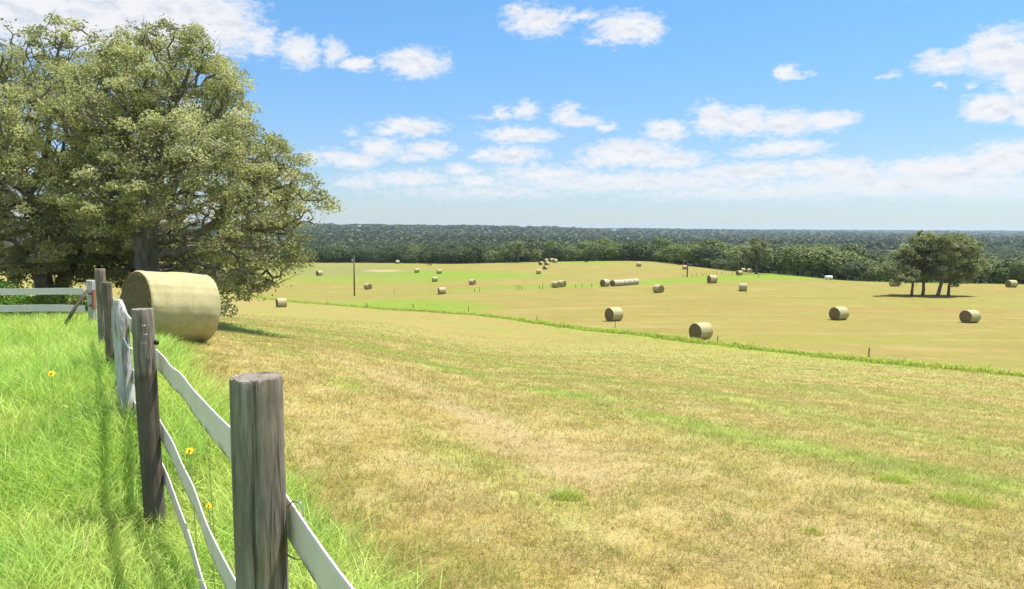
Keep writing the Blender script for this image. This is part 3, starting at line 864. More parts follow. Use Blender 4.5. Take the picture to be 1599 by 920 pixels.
# ------------------------------------------------------------------ white board fence at the back left
wf = empty('board_fence', (0, 0, 0), 'white two-rail board fence across the back of the tall grass', 'fence')
D = 16.0
def wpost(px, ztop, rad, mat, label=None):
    o, P = round_post('post', px, D + 0.05, ztop, rad, mat, wf, seed=int(px) + 400, wob=0.01, label=label)
    return o, P
cpost, CP = wpost(140, 0.90, 0.085, M_POSTW, 'white corner post with a rusty strap')
for px in (-120, -330): wpost(px, 0.88, 0.07, M_POSTW)
for (yt, yb) in ((450, 460), (476, 486.5)):
    zt = at(60, yt, D)[2]; zb = at(60, yb, D)[2]
    m = 60; xs = np.linspace(at(-340, 455, D)[0], at(134, 455, D)[0], m)
    zz = (zt + zb) / 2 + 0.01 * np.sin(xs * 2.2 + yt) ; hh = (zt - zb) / 2
    V = np.concatenate([np.stack([xs, np.full(m, D - 0.075 + dy), zz + s_ * hh], 1) for (s_, dy) in ((-1, 0), (1, 0), (1, 0.018), (-1, 0.018))])
    k = np.arange(m - 1)
    Q = np.concatenate([np.stack([u * m + k, v * m + k, v * m + k + 1, u * m + k + 1], 1) for u, v in ((0, 1), (1, 2), (2, 3), (3, 0))])
    Q = np.concatenate([Q, [[0, m, 2 * m, 3 * m], [m - 1, 4 * m - 1, 3 * m - 1, 2 * m - 1]]])
    build('rail', V, Q, M_RAIL, wf, np.broadcast_to(np.array([0.84, 0.73, 0.69]), (len(V), 3)))
mb = MB(); c = CP; mb.box((0.083, -0.05, 0.50), (0.012, 0.05, 0.20)); mb.box((0.03, -0.098, 0.62), (0.045, 0.006, 0.02)); mb.box((0.03, -0.098, 0.36), (0.045, 0.006, 0.02)); mb.build('strap', M_RUST, cpost)
mb = MB(); e0 = at(136, 454, D - 0.25); e1 = at(101, 503, D - 0.9); mb.tube([e0, (e0 + e1) / 2, e1 - (0.05, 0, 0.15)], 0.035, 10); mb.build('brace', M_BARKD, wf, True)

# ------------------------------------------------------------------ round bales
BR = 0.76
def bale_meshes(L, seg=56, rough=0.022, seed=1, detail=True):
    r = np.random.default_rng(seed)
    th = np.arange(seg) * 2 * math.pi / seg
    xs = np.concatenate([[-L / 2], [-L / 2 + 0.012], -L / 2 + np.array([0.04, 0.085]), np.linspace(-L / 2 + 0.14, L / 2 - 0.14, 12), L / 2 - np.array([0.085, 0.04]), [L / 2 - 0.012], [L / 2]])
    bev = np.array([0.955, 0.975, 0.99, 0.997] + [1.0] * 12 + [0.997, 0.99, 0.975, 0.955])
    rad = BR * (1 + 0.012 * np.cos(2 * th + 1) + 0.006 * r.standard_normal(seg))
    V = []
    for x_, b_ in zip(xs, bev):
        rd = rad * b_ * (1 + rough * (vnoise(th * 3 + 9, np.full(seg, x_ * 5), seed) - 0.5) * 2)
        z = np.sin(th) * rd
        z = np.where(z < -BR * 0.93, -BR * 0.93 + (z + BR * 0.93) * 0.25, z)     # it sits a little flat
        V.append(np.stack([np.full(seg, x_), np.cos(th) * rd, z + BR * 0.945], 1))
    m = len(xs); i = np.arange(seg); j = (i + 1) % seg
    Q = np.concatenate([np.stack([k * seg + i, (k + 1) * seg + i, (k + 1) * seg + j, k * seg + j], 1) for k in range(m - 1)])
    wrap = (np.concatenate(V), Q)
    faces = []
    for s_ in (-1, 1):
        rings = [1.0, 0.86, 0.7, 0.52, 0.34, 0.17]
        FV = []
        edge = V[0] if s_ < 0 else V[-1]
        c = np.array([s_ * L / 2, 0, BR * 0.945])
        for f in rings:
            p = c + (edge - c) * f
            bul = 0.025 * (1 - f ** 2) + (0.018 * (vnoise(th * 2.2, np.full(seg, f * 14), seed + 5) - 0.5) if f < 1 else 0)
            p = p.copy(); p[:, 0] = s_ * L / 2 + s_ * bul
            FV.append(p)
        FV = np.concatenate(FV + [c[None] + np.array([[s_ * 0.03, 0, 0]])])
        q = np.concatenate([np.stack([k * seg + i, k * seg + j, (k + 1) * seg + j, (k + 1) * seg + i][::(1 if s_ > 0 else -1)], 1) for k in range(len(rings) - 1)])
        t3 = np.stack([(len(rings) - 1) * seg + i, (len(rings) - 1) * seg + j, np.full(seg, len(rings) * seg)][::(1 if s_ > 0 else -1)], 1)
        faces.append((FV, [q, t3]))
    return wrap, faces
def make_bale(L, loc, rot, label, group, seed=1, seg=56):
    t_ = empty('hay_bale', loc, label, 'hay bale', group, rot)
    wv_, fs = bale_meshes(L, seg, seed=seed)
    build('net_wrap', wv_[0], wv_[1], M_WRAP, t_, None, True)
    for FV, FF in fs: build('end_face', FV, FF, M_FACE, t_, None, True)
    return t_
# the big one beside the fence
bq = at(262, 524, 15.4)
bx, by = bq[0], 15.4
near = make_bale(1.46, (bx, by, gz(bx, by) - 0.03), (0, 0, 0), 'largest round hay bale, wrapped pale yellow, beside the near fence under the oak', 'round hay bales', 3, 96)
near.rotation_mode = 'QUATERNION'
axis = Vector((0.64, 0.77, 0)).normalized()
axis = Vector((axis.x, axis.y, -0.105)).normalized()
zax = Vector((0, 0, 1)); zax = (zax - axis * zax.dot(axis)).normalized(); yax = zax.cross(axis)
near.rotation_quaternion = Matrix((axis, yax, zax)).transposed().to_quaternion()
# loose straws poking from its near end and bottom edge
r = np.random.default_rng(5)
mbs = MB()
for k in range(420):
    t_ = r.random() * 6.283; f = math.sqrt(r.random()) * 0.97 if k < 260 else 0.97
    p = np.array([-0.74, math.cos(t_) * BR * f * .96, BR * 0.945 + math.sin(t_) * BR * f * .93])
    dv = np.array([-0.35 * r.random(), r.standard_normal(), r.standard_normal()]) * 0.055
    mbs.tube([p, p + dv * 0.6 + (0, 0, 0.004), p + dv], [0.0035, 0.003, 0.002], 4, False, (0.42, 0.33, 0.17))
for k in range(160):
    t_ = -1.2 + 1.1 * r.standard_normal() * 0.5; p = np.array([0.72, math.cos(t_) * BR * .97, BR * 0.945 + math.sin(t_) * BR * .93])
    dv = np.array([0.3 * r.random(), r.standard_normal(), r.standard_normal()]) * 0.06
    mbs.tube([p, p + dv * 0.6, p + dv], [0.0035, 0.003, 0.002], 4, False, (0.42, 0.33, 0.17))
tag(mbs.build('loose_straw', M_STRAW, near), kind='stuff')

BALES = [  # photo pixel x, base y, yaw (positive: left end nearer), pixel height, label
    (1094, 530.5, 47, 28.5, 'round bale standing on the green verge, nearest of those out in the field'),
    (958.5, 501.5, 42, 23, 'round bale left of the one on the verge, with a thin stake before it'),
    (1309.5, 500, 48, 23, 'round bale alone in the open field left of the four-tree clump, halfway to the verge'),
    (1514, 504.5, 52, 23, 'round bale in the open field below and right of the four-tree clump'),
    (1397, 447.5, -40, 13, 'round bale just left of the four-tree clump'),
    (1579, 449, 40, 13, 'round bale near the right edge in front of the wood'),
    (1112, 442.5, 30, 13.5, 'round bale on the far green strip right of the pole with a crossarm'),
    (1160, 455, 2, 13, 'round bale lying side-on below the lone oak with bales around it'),
    (1028, 457.5, -42, 14, 'round bale in the field just below the row of pale bales, its right end showing'),
    (439.5, 480, 14, 16, 'round bale at the tip of the big oak\'s lowest branches'),
    (574.5, 452, -48, 10, 'round bale right of the tall plain pole'),
    (690, 459.5, 14, 11.5, 'round bale above the right half of the bright green patch'),
    (737.5, 445, -32, 9.5, 'round bale tilted end right beside two thin stakes'),
    (679, 440, 8, 8.5, 'small distant bale, lower of three in a triangle'),
    (651, 426, 8, 7.5, 'small distant bale, upper left of three in a triangle'),
    (686, 427.5, 10, 7.5, 'small distant bale, upper right of three in a triangle'),
    (498.5, 430.5, 35, 8.5, 'bale in the darker grass beside the oak\'s right tip'),
    (620.5, 410.5, 20, 6, 'tiny bale on the crest in front of the dark wood, left part'),
    (841, 428, 4, 8, 'lowest bale of the cluster below the lone pale tree'),
    (851.5, 421, 60, 6.5, 'bale second lowest in the cluster near the lone pale tree'),
    (854, 414.5, 48, 6.5, 'middle bale of the cluster near the lone pale tree'),
    (844.5, 414, 60, 6, 'leftmost upper bale of the cluster near the lone pale tree'),
    (852.5, 408.5, 40, 6, 'topmost left bale on the crest in the cluster near the lone pale tree'),
    (861, 408.5, 40, 6.5, 'bale on the crest, left of the touching pair at the cluster\'s right end'),
    (866.5, 410.5, 40, 6.5, 'bale on the crest, right of the touching pair at the cluster\'s right end'),
    (868, 449.5, -35, 9, 'left bale of a touching pair on the far fence line'),
    (877.5, 448.3, -35, 11, 'right bale of a touching pair on the far fence line'),
    (997.5, 416.5, 5, 8, 'bale alone high on the far slope above the pale row'),
    (1160, 422, 30, 7, 'bale left of the lone oak, on the crest'),
    (1170.5, 424, -30, 6.5, 'bale directly against the lone oak\'s trunk on its left'),
    (1154.5, 430, 40, 6.5, 'bale in shade below left of the lone oak'),
    (1069, 421, 5, 7, 'bale high on the slope behind the pole with a crossarm'),
]
proto = None
for k, (px, py, yaw, hp, lab) in enumerate(BALES):
    q = hit_field(px, py)
    D = q[1]
    s_ = float(np.clip(hp * D / FPX / (2 * BR) * 0.98, 0.86, 1.12))
    # world heading: rotate with the line of sight
    los = math.atan2(q[0], q[1])
    dep = 0.35 * s_
    x_, y_ = q[0] + math.sin(los) * dep, q[1] + math.cos(los) * dep
    rot = (0, 0, R(yaw) - los)
    loc = (x_, y_, gz(x_, y_) - 0.02)
    if proto is None:
        proto = make_bale(1.42, loc, rot, lab, 'round hay bales', 8, 40); proto.scale = (s_,) * 3
    else: dup(proto, loc, rot, (s_ * (0.94 + 0.1 * random.random()), s_ * (0.98 + 0.05 * random.random()), s_ * (0.93 + 0.09 * random.random())), lab)

# the pale weathered row end to end on the far green strip
M_WRAP_PALE = m_wrap((0.96, 1.02, 1.35))
row0 = hit(945, 447.6); row1 = hit(960.5, 447.2)
los = math.atan2(row1[0], row1[1]); ya = R(48) - los; st_ = np.array([math.cos(ya), math.sin(ya)]) * 1.45
ROWL = ['leftmost bale of the pale row, set apart by a gap', 'second bale of the pale row, first after the gap, with a dark end showing', 'third bale of the pale row, second of its unbroken run', 'fourth bale of the pale row, third of its unbroken run',
        'fifth bale of the pale row, next to last of its unbroken run', 'last bale at the right end of the pale row']
proto2 = None
for k, lab in enumerate(ROWL):
    p = row0[:2] if k == 0 else row1[:2] + st_ * (k - 1) * (1.0 if k == 1 else 1.02)
    loc = (p[0], p[1] + 0.4, gz(p[0], p[1] + 0.4) - 0.04)
    if proto2 is None:
        proto2 = make_bale(1.42, loc, (0, 0, ya), lab, 'round hay bales', 9, 40)
        for c_ in proto2.children:
            if c_.name.startswith('net_wrap'): c_.data.materials[0] = M_WRAP_PALE
    else: dup(proto2, loc, (0, 0, ya), (1, 0.93, 0.84 + 0.05 * random.random()), lab)

# ------------------------------------------------------------------ trees grown branch by branch
def grow(base, trunk, attract, step, di, dk, seed, iters=260, trop=(0, 0, 0.04)):
    r = np.random.default_rng(seed)
    N = [np.asarray(base, float)]; PAR = [-1]
    for p in trunk:
        p = np.asarray(p, float); st = N[-1]; L = np.linalg.norm(p - st); k = max(1, int(L / step))
        for q in range(1, k + 1):
            N.append(st + (p - st) * q / k + r.standard_normal(3) * step * 0.06); PAR.append(len(N) - 2)
    A = np.asarray(attract); nd = np.full(len(A), 1e9); ni = np.zeros(len(A), int)
    new = np.arange(max(0, len(N) - max(3, len(N) // 2)), len(N))
    alive = np.ones(len(A), bool)
    for it in range(iters):
        NP = np.array([N[k] for k in new])
        dist = np.linalg.norm(A[:, None, :] - NP[None], axis=2)
        b = dist.argmin(1); bd = dist[np.arange(len(A)), b]
        up = bd < nd
        nd = np.where(up, bd, nd); ni = np.where(up, np.array(new)[b], ni)
        alive &= nd > dk
        act = alive & (nd < (di if it > 12 else 1e8))
        if not act.any(): break
        acc = {}
        for k in np.where(act)[0]:
            v = A[k] - N[ni[k]]; v = v / (np.linalg.norm(v) + 1e-9)
            acc[ni[k]] = acc.get(ni[k], 0) + v
        new = []
        for k, v in acc.items():
            v = v / (np.linalg.norm(v) + 1e-9) + np.array(trop) + r.standard_normal(3) * 0.22
            v /= np.linalg.norm(v) + 1e-9
            N.append(N[k] + v * step); PAR.append(k); new.append(len(N) - 1)
        if len(N) > 9000: break
    return np.array(N), np.array(PAR)
def limbs(N, PAR, tip, expo, rmax):
    n = len(N); acc = np.zeros(n); kids = [[] for _ in range(n)]
    for k in range(n - 1, 0, -1): kids[PAR[k]].append(k)
    rad = np.zeros(n)
    for k in range(n - 1, -1, -1):
        rad[k] = tip if not kids[k] else (sum(rad[c] ** expo for c in kids[k])) ** (1 / expo)
    rad = np.minimum(rad, 1e9)
    sc = rmax / rad[0]
    rad = np.where(rad * sc < tip, tip, rad * sc)
    mb = MB()
    stack = [(0, None)]
    while stack:
        k, pre = stack.pop()
        ch = [] if pre is None else [pre]
        while True:
            ch.append(k)
            if not kids[k]: break
            o_ = sorted(kids[k], key=lambda c: -rad[c])
            for c in o_[1:]: stack.append((c, k))
            k = o_[0]
        if len(ch) < 2: continue
        rs = rad[ch].copy()
        if pre is not None: rs[0] = min(rs[0], rs[1] * 1.15)
        if pre is None:
            rs[0] *= 1.35
            if len(rs) > 2: rs[1] *= 1.12
        mb.tube(N[ch], rs, 10 if rs.max() > 0.08 else (6 if rs.max() > 0.025 else 4), True, None, 0.12 if rs.max() > 0.05 else 0)
    return mb, rad, kids
def leaf_quads(P, size, seed, col, up=0.4, asp=0.55, out=None):
    r = np.random.default_rng(seed); n = len(P)
    nrm = r.standard_normal((n, 3)); nrm[:, 2] = np.abs(nrm[:, 2]) + up
    if out is not None: nrm = nrm * 0.55 + out
    nrm /= np.linalg.norm(nrm, axis=1)[:, None] + 1e-9
    t_ = r.standard_normal((n, 3)); t_ -= nrm * (t_ * nrm).sum(1)[:, None]; t_ /= np.linalg.norm(t_, axis=1)[:, None] + 1e-9
    b_ = np.cross(nrm, t_)
    s_ = size * (0.65 + 0.7 * r.random(n))
    a_ = (t_ * s_[:, None]); c_ = b_ * (s_ * asp)[:, None]; cu = nrm * (s_ * 0.18)[:, None]
    V = np.stack([P - a_ * 0.5 - cu, P + c_ * 0.5, P + a_ * 0.5 - cu, P - c_ * 0.5], 1).reshape(-1, 3)
    F = np.arange(4 * n).reshape(n, 4)
    return V, F, np.repeat(col, 4, axis=0)
def in_lobes(n, lobes, seed, shell=0.35):
    r = np.random.default_rng(seed)
    L = np.array([l[:3] for l in lobes]); S = np.array([l[3:6] for l in lobes])
    vol = S.prod(1) ** 0.85; k = r.choice(len(L), n, p=vol / vol.sum())
    v = r.standard_normal((n, 3)); v /= np.linalg.norm(v, axis=1)[:, None]
    rad = shell + (1 - shell) * r.random(n) ** 0.5
    return L[k] + v * rad[:, None] * S[k]

OAKC = [np.array(c) for c in ((0.345, 0.355, 0.195), (0.49, 0.495, 0.285), (0.215, 0.235, 0.12), (0.55, 0.54, 0.38))]
def oak(name, base, trunk, lobes, seed, nat, nleaf, label, rmax, leaf=0.100, step=0.3, group=None):
    base = np.asarray(base, float)
    A = in_lobes(nat, lobes, seed)
    A = A[A[:, 2] > ground_z(A[:, 0], A[:, 1]) + 0.25]
    N, PAR = grow(base, trunk, A, step, step * 7, step * 1.25, seed)
    mb, rad, kids = limbs(N, PAR, 0.007, 2.25, rmax)
    root = empty(name, base, label, 'tree', group)
    tn = 1.0 if leaf < 0.2 else 0.78
    r = np.random.default_rng(seed + 1)
    thin = np.where(rad <= max(0.03, np.quantile(rad, 0.65)))[0]
    # twigs and leaf clusters gather at the ends of the branches
    wgt = np.array([3.0 if not kids[k] else 1.0 for k in thin]) * (0.18 + 3.0 * sstep(0.42, 0.60, fbm(N[thin, 0] * 0.95, N[thin, 2] * 1.1 + N[thin, 1] * 0.6, seed, 3)))
    big_ = leaf < 0.2
    if big_: wgt = wgt + 2.2 * (N[thin, 2] < base[2] + 2.4)      # the skirt of the crown hangs full and low
    # leaves gather in flattened sprays at the ends of the branches, with gaps between them
    want = nleaf // 184 if big_ else nleaf // 120
    sp = 0.42 if big_ else 0.9
    cen = []; cells = {}
    for k in r.choice(thin, min(len(thin) * 3, 9000), p=wgt / wgt.sum()):
        p = N[k] + r.standard_normal(3) * (0.16 if big_ else 0.08); key = tuple((p // sp).astype(int))
        if any(np.linalg.norm(p - q) < sp for a in (-1, 0, 1) for b_ in (-1, 0, 1) for c_ in (-1, 0, 1) for q in cells.get((key[0] + a, key[1] + b_, key[2] + c_), ())): continue
        cells.setdefault(key, []).append(p); cen.append(p)
        if len(cen) >= want: break
    cen = np.array(cen); npf = len(cen); per = int(0.86 * nleaf / npf)
    size_ = (np.array([0.40, 0.40, 0.22]) if big_ else np.array([0.8, 0.8, 0.5])) * (0.65 + 0.6 * r.random((npf, 1)))
    v = r.standard_normal((npf, per, 3)); v /= np.linalg.norm(v, axis=2)[..., None]
    pc = cen[:, None, :] + v * (r.random((npf, per, 1)) ** 0.45) * size_[:, None, :]
    pc[..., 2] -= 0.25 * ((pc[..., :2] - cen[:, None, :2]) ** 2).sum(2) / size_[:, None, 0]
    tone = r.random(npf); tone2 = fbm(cen[:, 0] * 0.7, cen[:, 2] * 0.7 + cen[:, 1] * .4, seed + 3, 3)
    col = lerp(np.broadcast_to(OAKC[0], (npf, 3)), OAKC[1], sstep(0.35, 0.65, tone2))
    col = lerp(col, OAKC[2], (tone < 0.22) * 0.7); col = lerp(col, OAKC[3], (tone > 0.84) * 0.7)
    col = np.repeat(col, per, axis=0); pc = pc.reshape(-1, 3)
    ns_ = nleaf - npf * per
    c = r.choice(thin, max(ns_, 10)); pc = np.concatenate([pc, N[c] + r.standard_normal((len(c), 3)) * size_.mean() * 0.4]); col = np.concatenate([col, np.broadcast_to(OAKC[0], (len(c), 3))])
    col = col * (0.72 + 0.55 * r.random((len(col), 1))) * tn * (np.array([1, 1, 1]) if big_ else np.array([0.92, 1.0, 1.05]))
    ok = pc[:, 2] > ground_z(pc[:, 0], pc[:, 1]) + 0.12
    V, F, C = leaf_quads(pc[ok], leaf, seed + 2, col[ok])
    # grey bare twigs showing through the leaves
    for k in r.choice(thin, min(len(thin), 900), replace=False):
        dv = r.standard_normal(3) * 0.28; mb.tube([N[k], N[k] + dv * .5 + r.standard_normal(3) * .04, N[k] + dv], [0.010, 0.007, 0.003], 3, False)
    mb.v = [v - base for v in mb.v]
    mb.build('trunk', M_BARK, root, True)
    build('crown', V - base, F, M_OAK, root, C)
    return root
def lob(px, py, D, rx, ry, rd): 
    c = at(px, py, D); s_ = D / FPX
    return (*c, rx * s_, rd, ry * s_)
def gpt(px, D, up=0.0):
    x_ = D * (px - 799.5) / FPX
    return np.array([x_, D, gz(x_, D) + up])

D0 = 23.5
b = gpt(236, D0, -0.1)
oak('oak_tree', b, [at(232, 430, D0), at(228, 345, D0)], [
    lob(255, 105, 23, 95, 62, 1.9), lob(320, 160, 24, 70, 62, 1.8), lob(180, 170, 22, 110, 70, 2.2), lob(300, 235, 22, 130, 60, 2.4),
    lob(395, 250, 23.5, 75, 48, 1.8), lob(455, 295, 23, 58, 40, 1.4), lob(500, 318, 23, 32, 20, .7), lob(400, 340, 22.5, 85, 62, 1.9), lob(330, 330, 21, 90, 60, 1.6),
    lob(430, 395, 22.5, 46, 50, 1.2), lob(395, 440, 22.5, 46, 38, 1.2), lob(345, 425, 24, 55, 48, 1.6), lob(180, 300, 21, 100, 60, 1.8), lob(250, 180, 26, 140, 110, 2.2), lob(330, 300, 27, 130, 100, 1.8), lob(250, 400, 26.5, 120, 60, 1.4),
    lob(470, 345, 23, 30, 36, .9), lob(225, 62, 23, 40, 26, .9), lob(295, 62, 23.3, 42, 26, .9), lob(365, 205, 23.3, 40, 28, 1.0)],
    101, 4200, 116000, 'big spreading oak right of the two leaning trunks, its crown reaching over the near bale', 0.36)
D1 = 26.0
b = gpt(72, D1, -0.1)
oak('oak_tree', b, [at(66, 430, D1), at(60, 330, D1)], [
    lob(100, 95, 25, 75, 58, 1.8), lob(40, 110, 25, 80, 60, 1.9), lob(110, 60, 25, 50, 28, 1.0), lob(25, 70, 25, 45, 26, 1.0), lob(80, 210, 23.5, 130, 70, 2.2), lob(-60, 200, 26, 120, 110, 2.6), lob(20, 300, 24, 120, 70, 2.2),
    lob(110, 340, 24, 100, 56, 1.8), lob(10, 385, 24.5, 110, 46, 1.8), lob(-120, 330, 26, 120, 90, 2.4), lob(60, 220, 28, 150, 140, 2.2), lob(110, 405, 27, 90, 42, 1.6), lob(40, 415, 28, 100, 36, 1.4), lob(-10, 420, 26, 60, 30, 1.2), lob(15, 110, 25.5, 60, 40, 1.2)],
    202, 3600, 116000, 'oak at the left edge, its straight trunk behind the white board fence', 0.30)
b = gpt(90, 27.5, -0.1)
oak('oak_tree', b, [at(98, 440, 27.5), at(125, 390, 27.8), at(150, 330, 28)], [
    lob(170, 280, 28.5, 90, 60, 1.7), lob(200, 350, 28.5, 90, 50, 1.6), lob(130, 380, 28.5, 70, 40, 1.4), lob(230, 420, 28.5, 70, 36, 1.2), lob(180, 200, 29, 80, 60, 1.6)],
    303, 1500, 50000, 'leaning oak trunk between the straight trunk and the big oak', 0.24)

# shrub behind the white fence, far left
def shrub(name, c, lobes, n, size, cols, label, cat, seed, group=None, stems=6):
    r = np.random.default_rng(seed)
    root = empty(name, c, label, cat, group)
    P = in_lobes(n, lobes, seed, 0.45); P = P[P[:, 2] > ground_z(P[:, 0], P[:, 1]) + 0.03]
    col = lerp(np.broadcast_to(np.array(cols[0]), (len(P), 3)), np.array(cols[1]), r.random(len(P))) * (0.75 + .5 * r.random((len(P), 1)))
    V, F, C = leaf_quads(P, size, seed + 1, col)
    build('foliage', V - np.asarray(c), F, M_OAK, root, C)
    mb = MB()
    for k in range(stems):
        e = P[r.integers(len(P))] - np.asarray(c); mb.tube([(0, 0, -0.05), e * 0.45 + (0, 0, 0.1), e], [0.02, 0.012, 0.005], 5)
    mb.build('stem', M_BARKD, root)
    return root
c = gpt(20, 19.5)
shrub('shrub', c, [lob(0, 465, 19.5, 40, 26, .7), lob(-30, 445, 19.8, 30, 22, .6), lob(30, 478, 19.3, 30, 18, .5), lob(95, 470, 20, 50, 16, .5)], 5200, 0.09, ((0.10, 0.22, 0.04), (0.20, 0.34, 0.06)), 'leafy bright green shrub behind the white board fence at the left edge', 'shrub', 61)

# the clump of four trees at right
def field_oak(px, D, hpx, lobes, seed, label, rmax=0.3, group=None, nat=700, nleaf=9000, leaf=0.32, trunk=None):
    b = gpt(px, D, -0.1)
    return oak('oak_tree', b, trunk or [b + np.array([0.1, 0, 2.2])], lobes, seed, nat, nleaf, label, rmax, leaf, 0.55, group)
DC = hit(1465, 463)[1]
G4 = 'four trees of the clump in the field'
field_oak(1426, DC + 1, 0, [lob(1415, 405, DC + 1, 28, 26, 2.2), lob(1400, 420, DC, 22, 16, 1.8), lob(1432, 385, DC + 1, 22, 20, 1.8), lob(1440, 415, DC + 2, 22, 20, 1.8), lob(1402, 432, DC + 1, 16, 10, 1.6), lob(1420, 430, DC - 1, 18, 12, 1.6)], 401, 'leftmost and smallest tree of the clump in the field', .2, G4)
field_oak(1443, DC + 2.5, 0, [lob(1445, 395, DC + 2.5, 22, 24, 2), lob(1442, 375, DC + 2.5, 18, 14, 1.6), lob(1455, 415, DC + 2, 22, 18, 2), lob(1428, 410, DC + 3, 20, 16, 1.8)], 402, 'second tree from the left in the clump, dark and narrow', .22, G4)
field_oak(1466, DC, 0, [lob(1475, 375, DC, 28, 14, 2.4), lob(1480, 395, DC - .5, 32, 22, 2.6), lob(1465, 415, DC - .5, 24, 20, 2.2), lob(1490, 385, DC + 2, 30, 20, 2.4), lob(1488, 415, DC, 26, 18, 2)], 403, 'third tree from the left in the clump, tallest, with a leaning trunk', .26, G4, trunk=[at(1471, 440, DC), at(1476, 415, DC)])
field_oak(1483, DC + 1.5, 0, [lob(1505, 395, DC + 1.5, 28, 24, 2.4), lob(1515, 412, DC + 1, 20, 20, 2), lob(1495, 375, DC + 2, 26, 12, 2), lob(1500, 425, DC + 1, 24, 14, 2), lob(1480, 425, DC + 2, 18, 14, 1.8), lob(1512, 432, DC + 1, 16, 10, 1.6), lob(1490, 436, DC, 16, 9, 1.5)], 404, 'rightmost tree of the clump, with a thin trunk', .2, G4)
# lone trees along the crest
dl = hit_field(1181, 428)[1]
field_oak(1181, dl, 0, [lob(1180, 392, dl, 20, 18, 3), lob(1168, 402, dl, 14, 12, 2.2), lob(1194, 402, dl, 16, 14, 2.4), lob(1182, 380, dl, 12, 10, 2), lob(1192, 388, dl, 14, 12, 2)], 405, 'lone oak on the crest with bales around its trunk', .32, nat=600, nleaf=5000, leaf=0.5)
dl = crest_at(809) - 3
field_oak(809, dl, 0, [lob(809, 386, dl, 13, 12, 3), lob(801, 394, dl, 8, 8, 2), lob(818, 393, dl, 8, 9, 2), lob(812, 379, dl, 10, 6, 2)], 406, 'lone pale tree with a visible trunk on the crest left of the bale cluster', .3, nat=400, nleaf=2600, leaf=0.62)

# ------------------------------------------------------------------ woodland beyond the crest
TONES = [((0.12, 0.17, 0.05), (0.19, 0.24, 0.075)), ((0.05, 0.085, 0.04), (0.08, 0.12, 0.05)), ((0.145, 0.185, 0.07), (0.205, 0.245, 0.095)), ((0.10, 0.135, 0.06), (0.165, 0.20, 0.09))]
def lobe_crown(seed, H, Rr, nq, size, tone, low=0.12):
    """unit tree crown: many leaf clumps on uneven lobes, base of the tree at the origin"""
    r = np.random.default_rng(seed)
    nl = 9
    L = []; S = []
    for k in range(nl):
        an = r.random() * 6.283; f = r.random() ** 0.6
        zz = H * (low + 0.22 + 0.5 * r.random() * (1 - 0.35 * f))
        L.append((math.cos(an) * Rr * 0.58 * f, math.sin(an) * Rr * 0.58 * f, zz)); q = Rr * (0.36 + 0.26 * r.random()); S.append((q, q, min(q * 0.8, zz - H * 0.03)))
    L.append((0, 0, H * 0.72)); S.append((Rr * 0.5, Rr * 0.5, H * 0.27))
    L = np.array(L); S = np.array(S)
    P = []; O = []; K = []
    while sum(len(p) for p in P) < nq:
        k = r.integers(len(L), size=nq)
        v = r.standard_normal((nq, 3)); v /= np.linalg.norm(v, axis=1)[:, None]
        p = L[k] + v * S[k] * (0.82 + 0.24 * r.random((nq, 1)))
        inside = np.zeros(nq, bool)
        for l, s_ in zip(L, S): inside |= (((p - l) / s_) ** 2).sum(1) < 0.62
        ok = ~inside & (p[:, 2] > H * 0.05)
        P.append(p[ok]); O.append(v[ok]); K.append(k[ok])
    P = np.concatenate(P)[:nq]; O = np.concatenate(O)[:nq]; K = np.concatenate(K)[:nq]
    lt = r.random(len(L))
    c = lerp(np.broadcast_to(np.array(tone[0]), (nq, 3)), np.array(tone[1]), np.clip(lt[K] * 0.7 + 0.4 * r.random(nq), 0, 1)) * (0.8 + 0.4 * r.random((nq, 1)))
    return leaf_quads(P, size, seed + 7, c, 0.1, 0.85, O * 1.1)
def tree_trunk(seed, H, rad):
    r = np.random.default_rng(seed); mb = MB()
    top = np.array([r.standard_normal() * 0.4, r.standard_normal() * 0.4, H * 0.7])
    mb.tube([(0, 0, -0.6), (0, 0, 0.2), top * 0.5, top], [rad * 1.3, rad, rad * 0.7, rad * 0.25], 7)
    for k in range(4):
        an = r.random() * 6.283; f = 0.3 + 0.3 * r.random(); e = top * f + np.array([math.cos(an) * H * 0.25, math.sin(an) * H * 0.25, H * 0.2])
        mb.tube([top * f, (top * f + e) / 2 + (0, 0, 0.2), e], [rad * 0.5, rad * 0.35, rad * 0.12], 5)
    return mb
protos = []
KINDS_ = [('rounded mid green tree among those massed behind the hay field', 'mid green trees of the wood edge'),
          ('dark green dense tree among those massed behind the hay field', 'dark green trees of the wood edge'),
          ('pale olive tree among those massed behind the hay field', 'pale olive trees of the wood edge'),
          ('grey-green tree among those massed behind the hay field', 'grey-green trees of the wood edge')]
for k in range(8):
    kind = k % 4
    protos.append((lobe_crown(500 + k, 10.0, 5.0 + 0.5 * (k % 3), 1500, 0.62, TONES[kind]), tree_trunk(600 + k, 10.0, 0.24), kind))
pobj = [None] * 8
def edge_tree(k, x_, y_, s_, sz, rot, label, group):
    loc = (x_, y_, gz(x_, y_) - 0.1)
    if pobj[k] is None:
        (V, F, C), mb, kind = protos[k]
        root = empty('woodland_tree', loc, label, 'tree', group, (0, 0, rot))
        build('crown', V, F, M_LEAF, root, C); mb.build('trunk', M_BARKD, root, True)
        root.scale = (s_, s_, sz); pobj[k] = root
        return root
    o = dup(pobj[k], loc, (0, 0, rot), (s_, s_, sz), label)
    o['group'] = group
    return o
r = np.random.default_rng(77)
cand = []
for _ in range(60000):
    px = -90 + r.random() * 1780; D = math.sqrt(140 ** 2 + r.random() * (1150 ** 2 - 140 ** 2))
    cr = float(crest_at(px))
    if D < cr + 11: continue
    cand.append((D * (px - 799.5) / FPX, D, px, D - cr))
cand = np.array(cand)
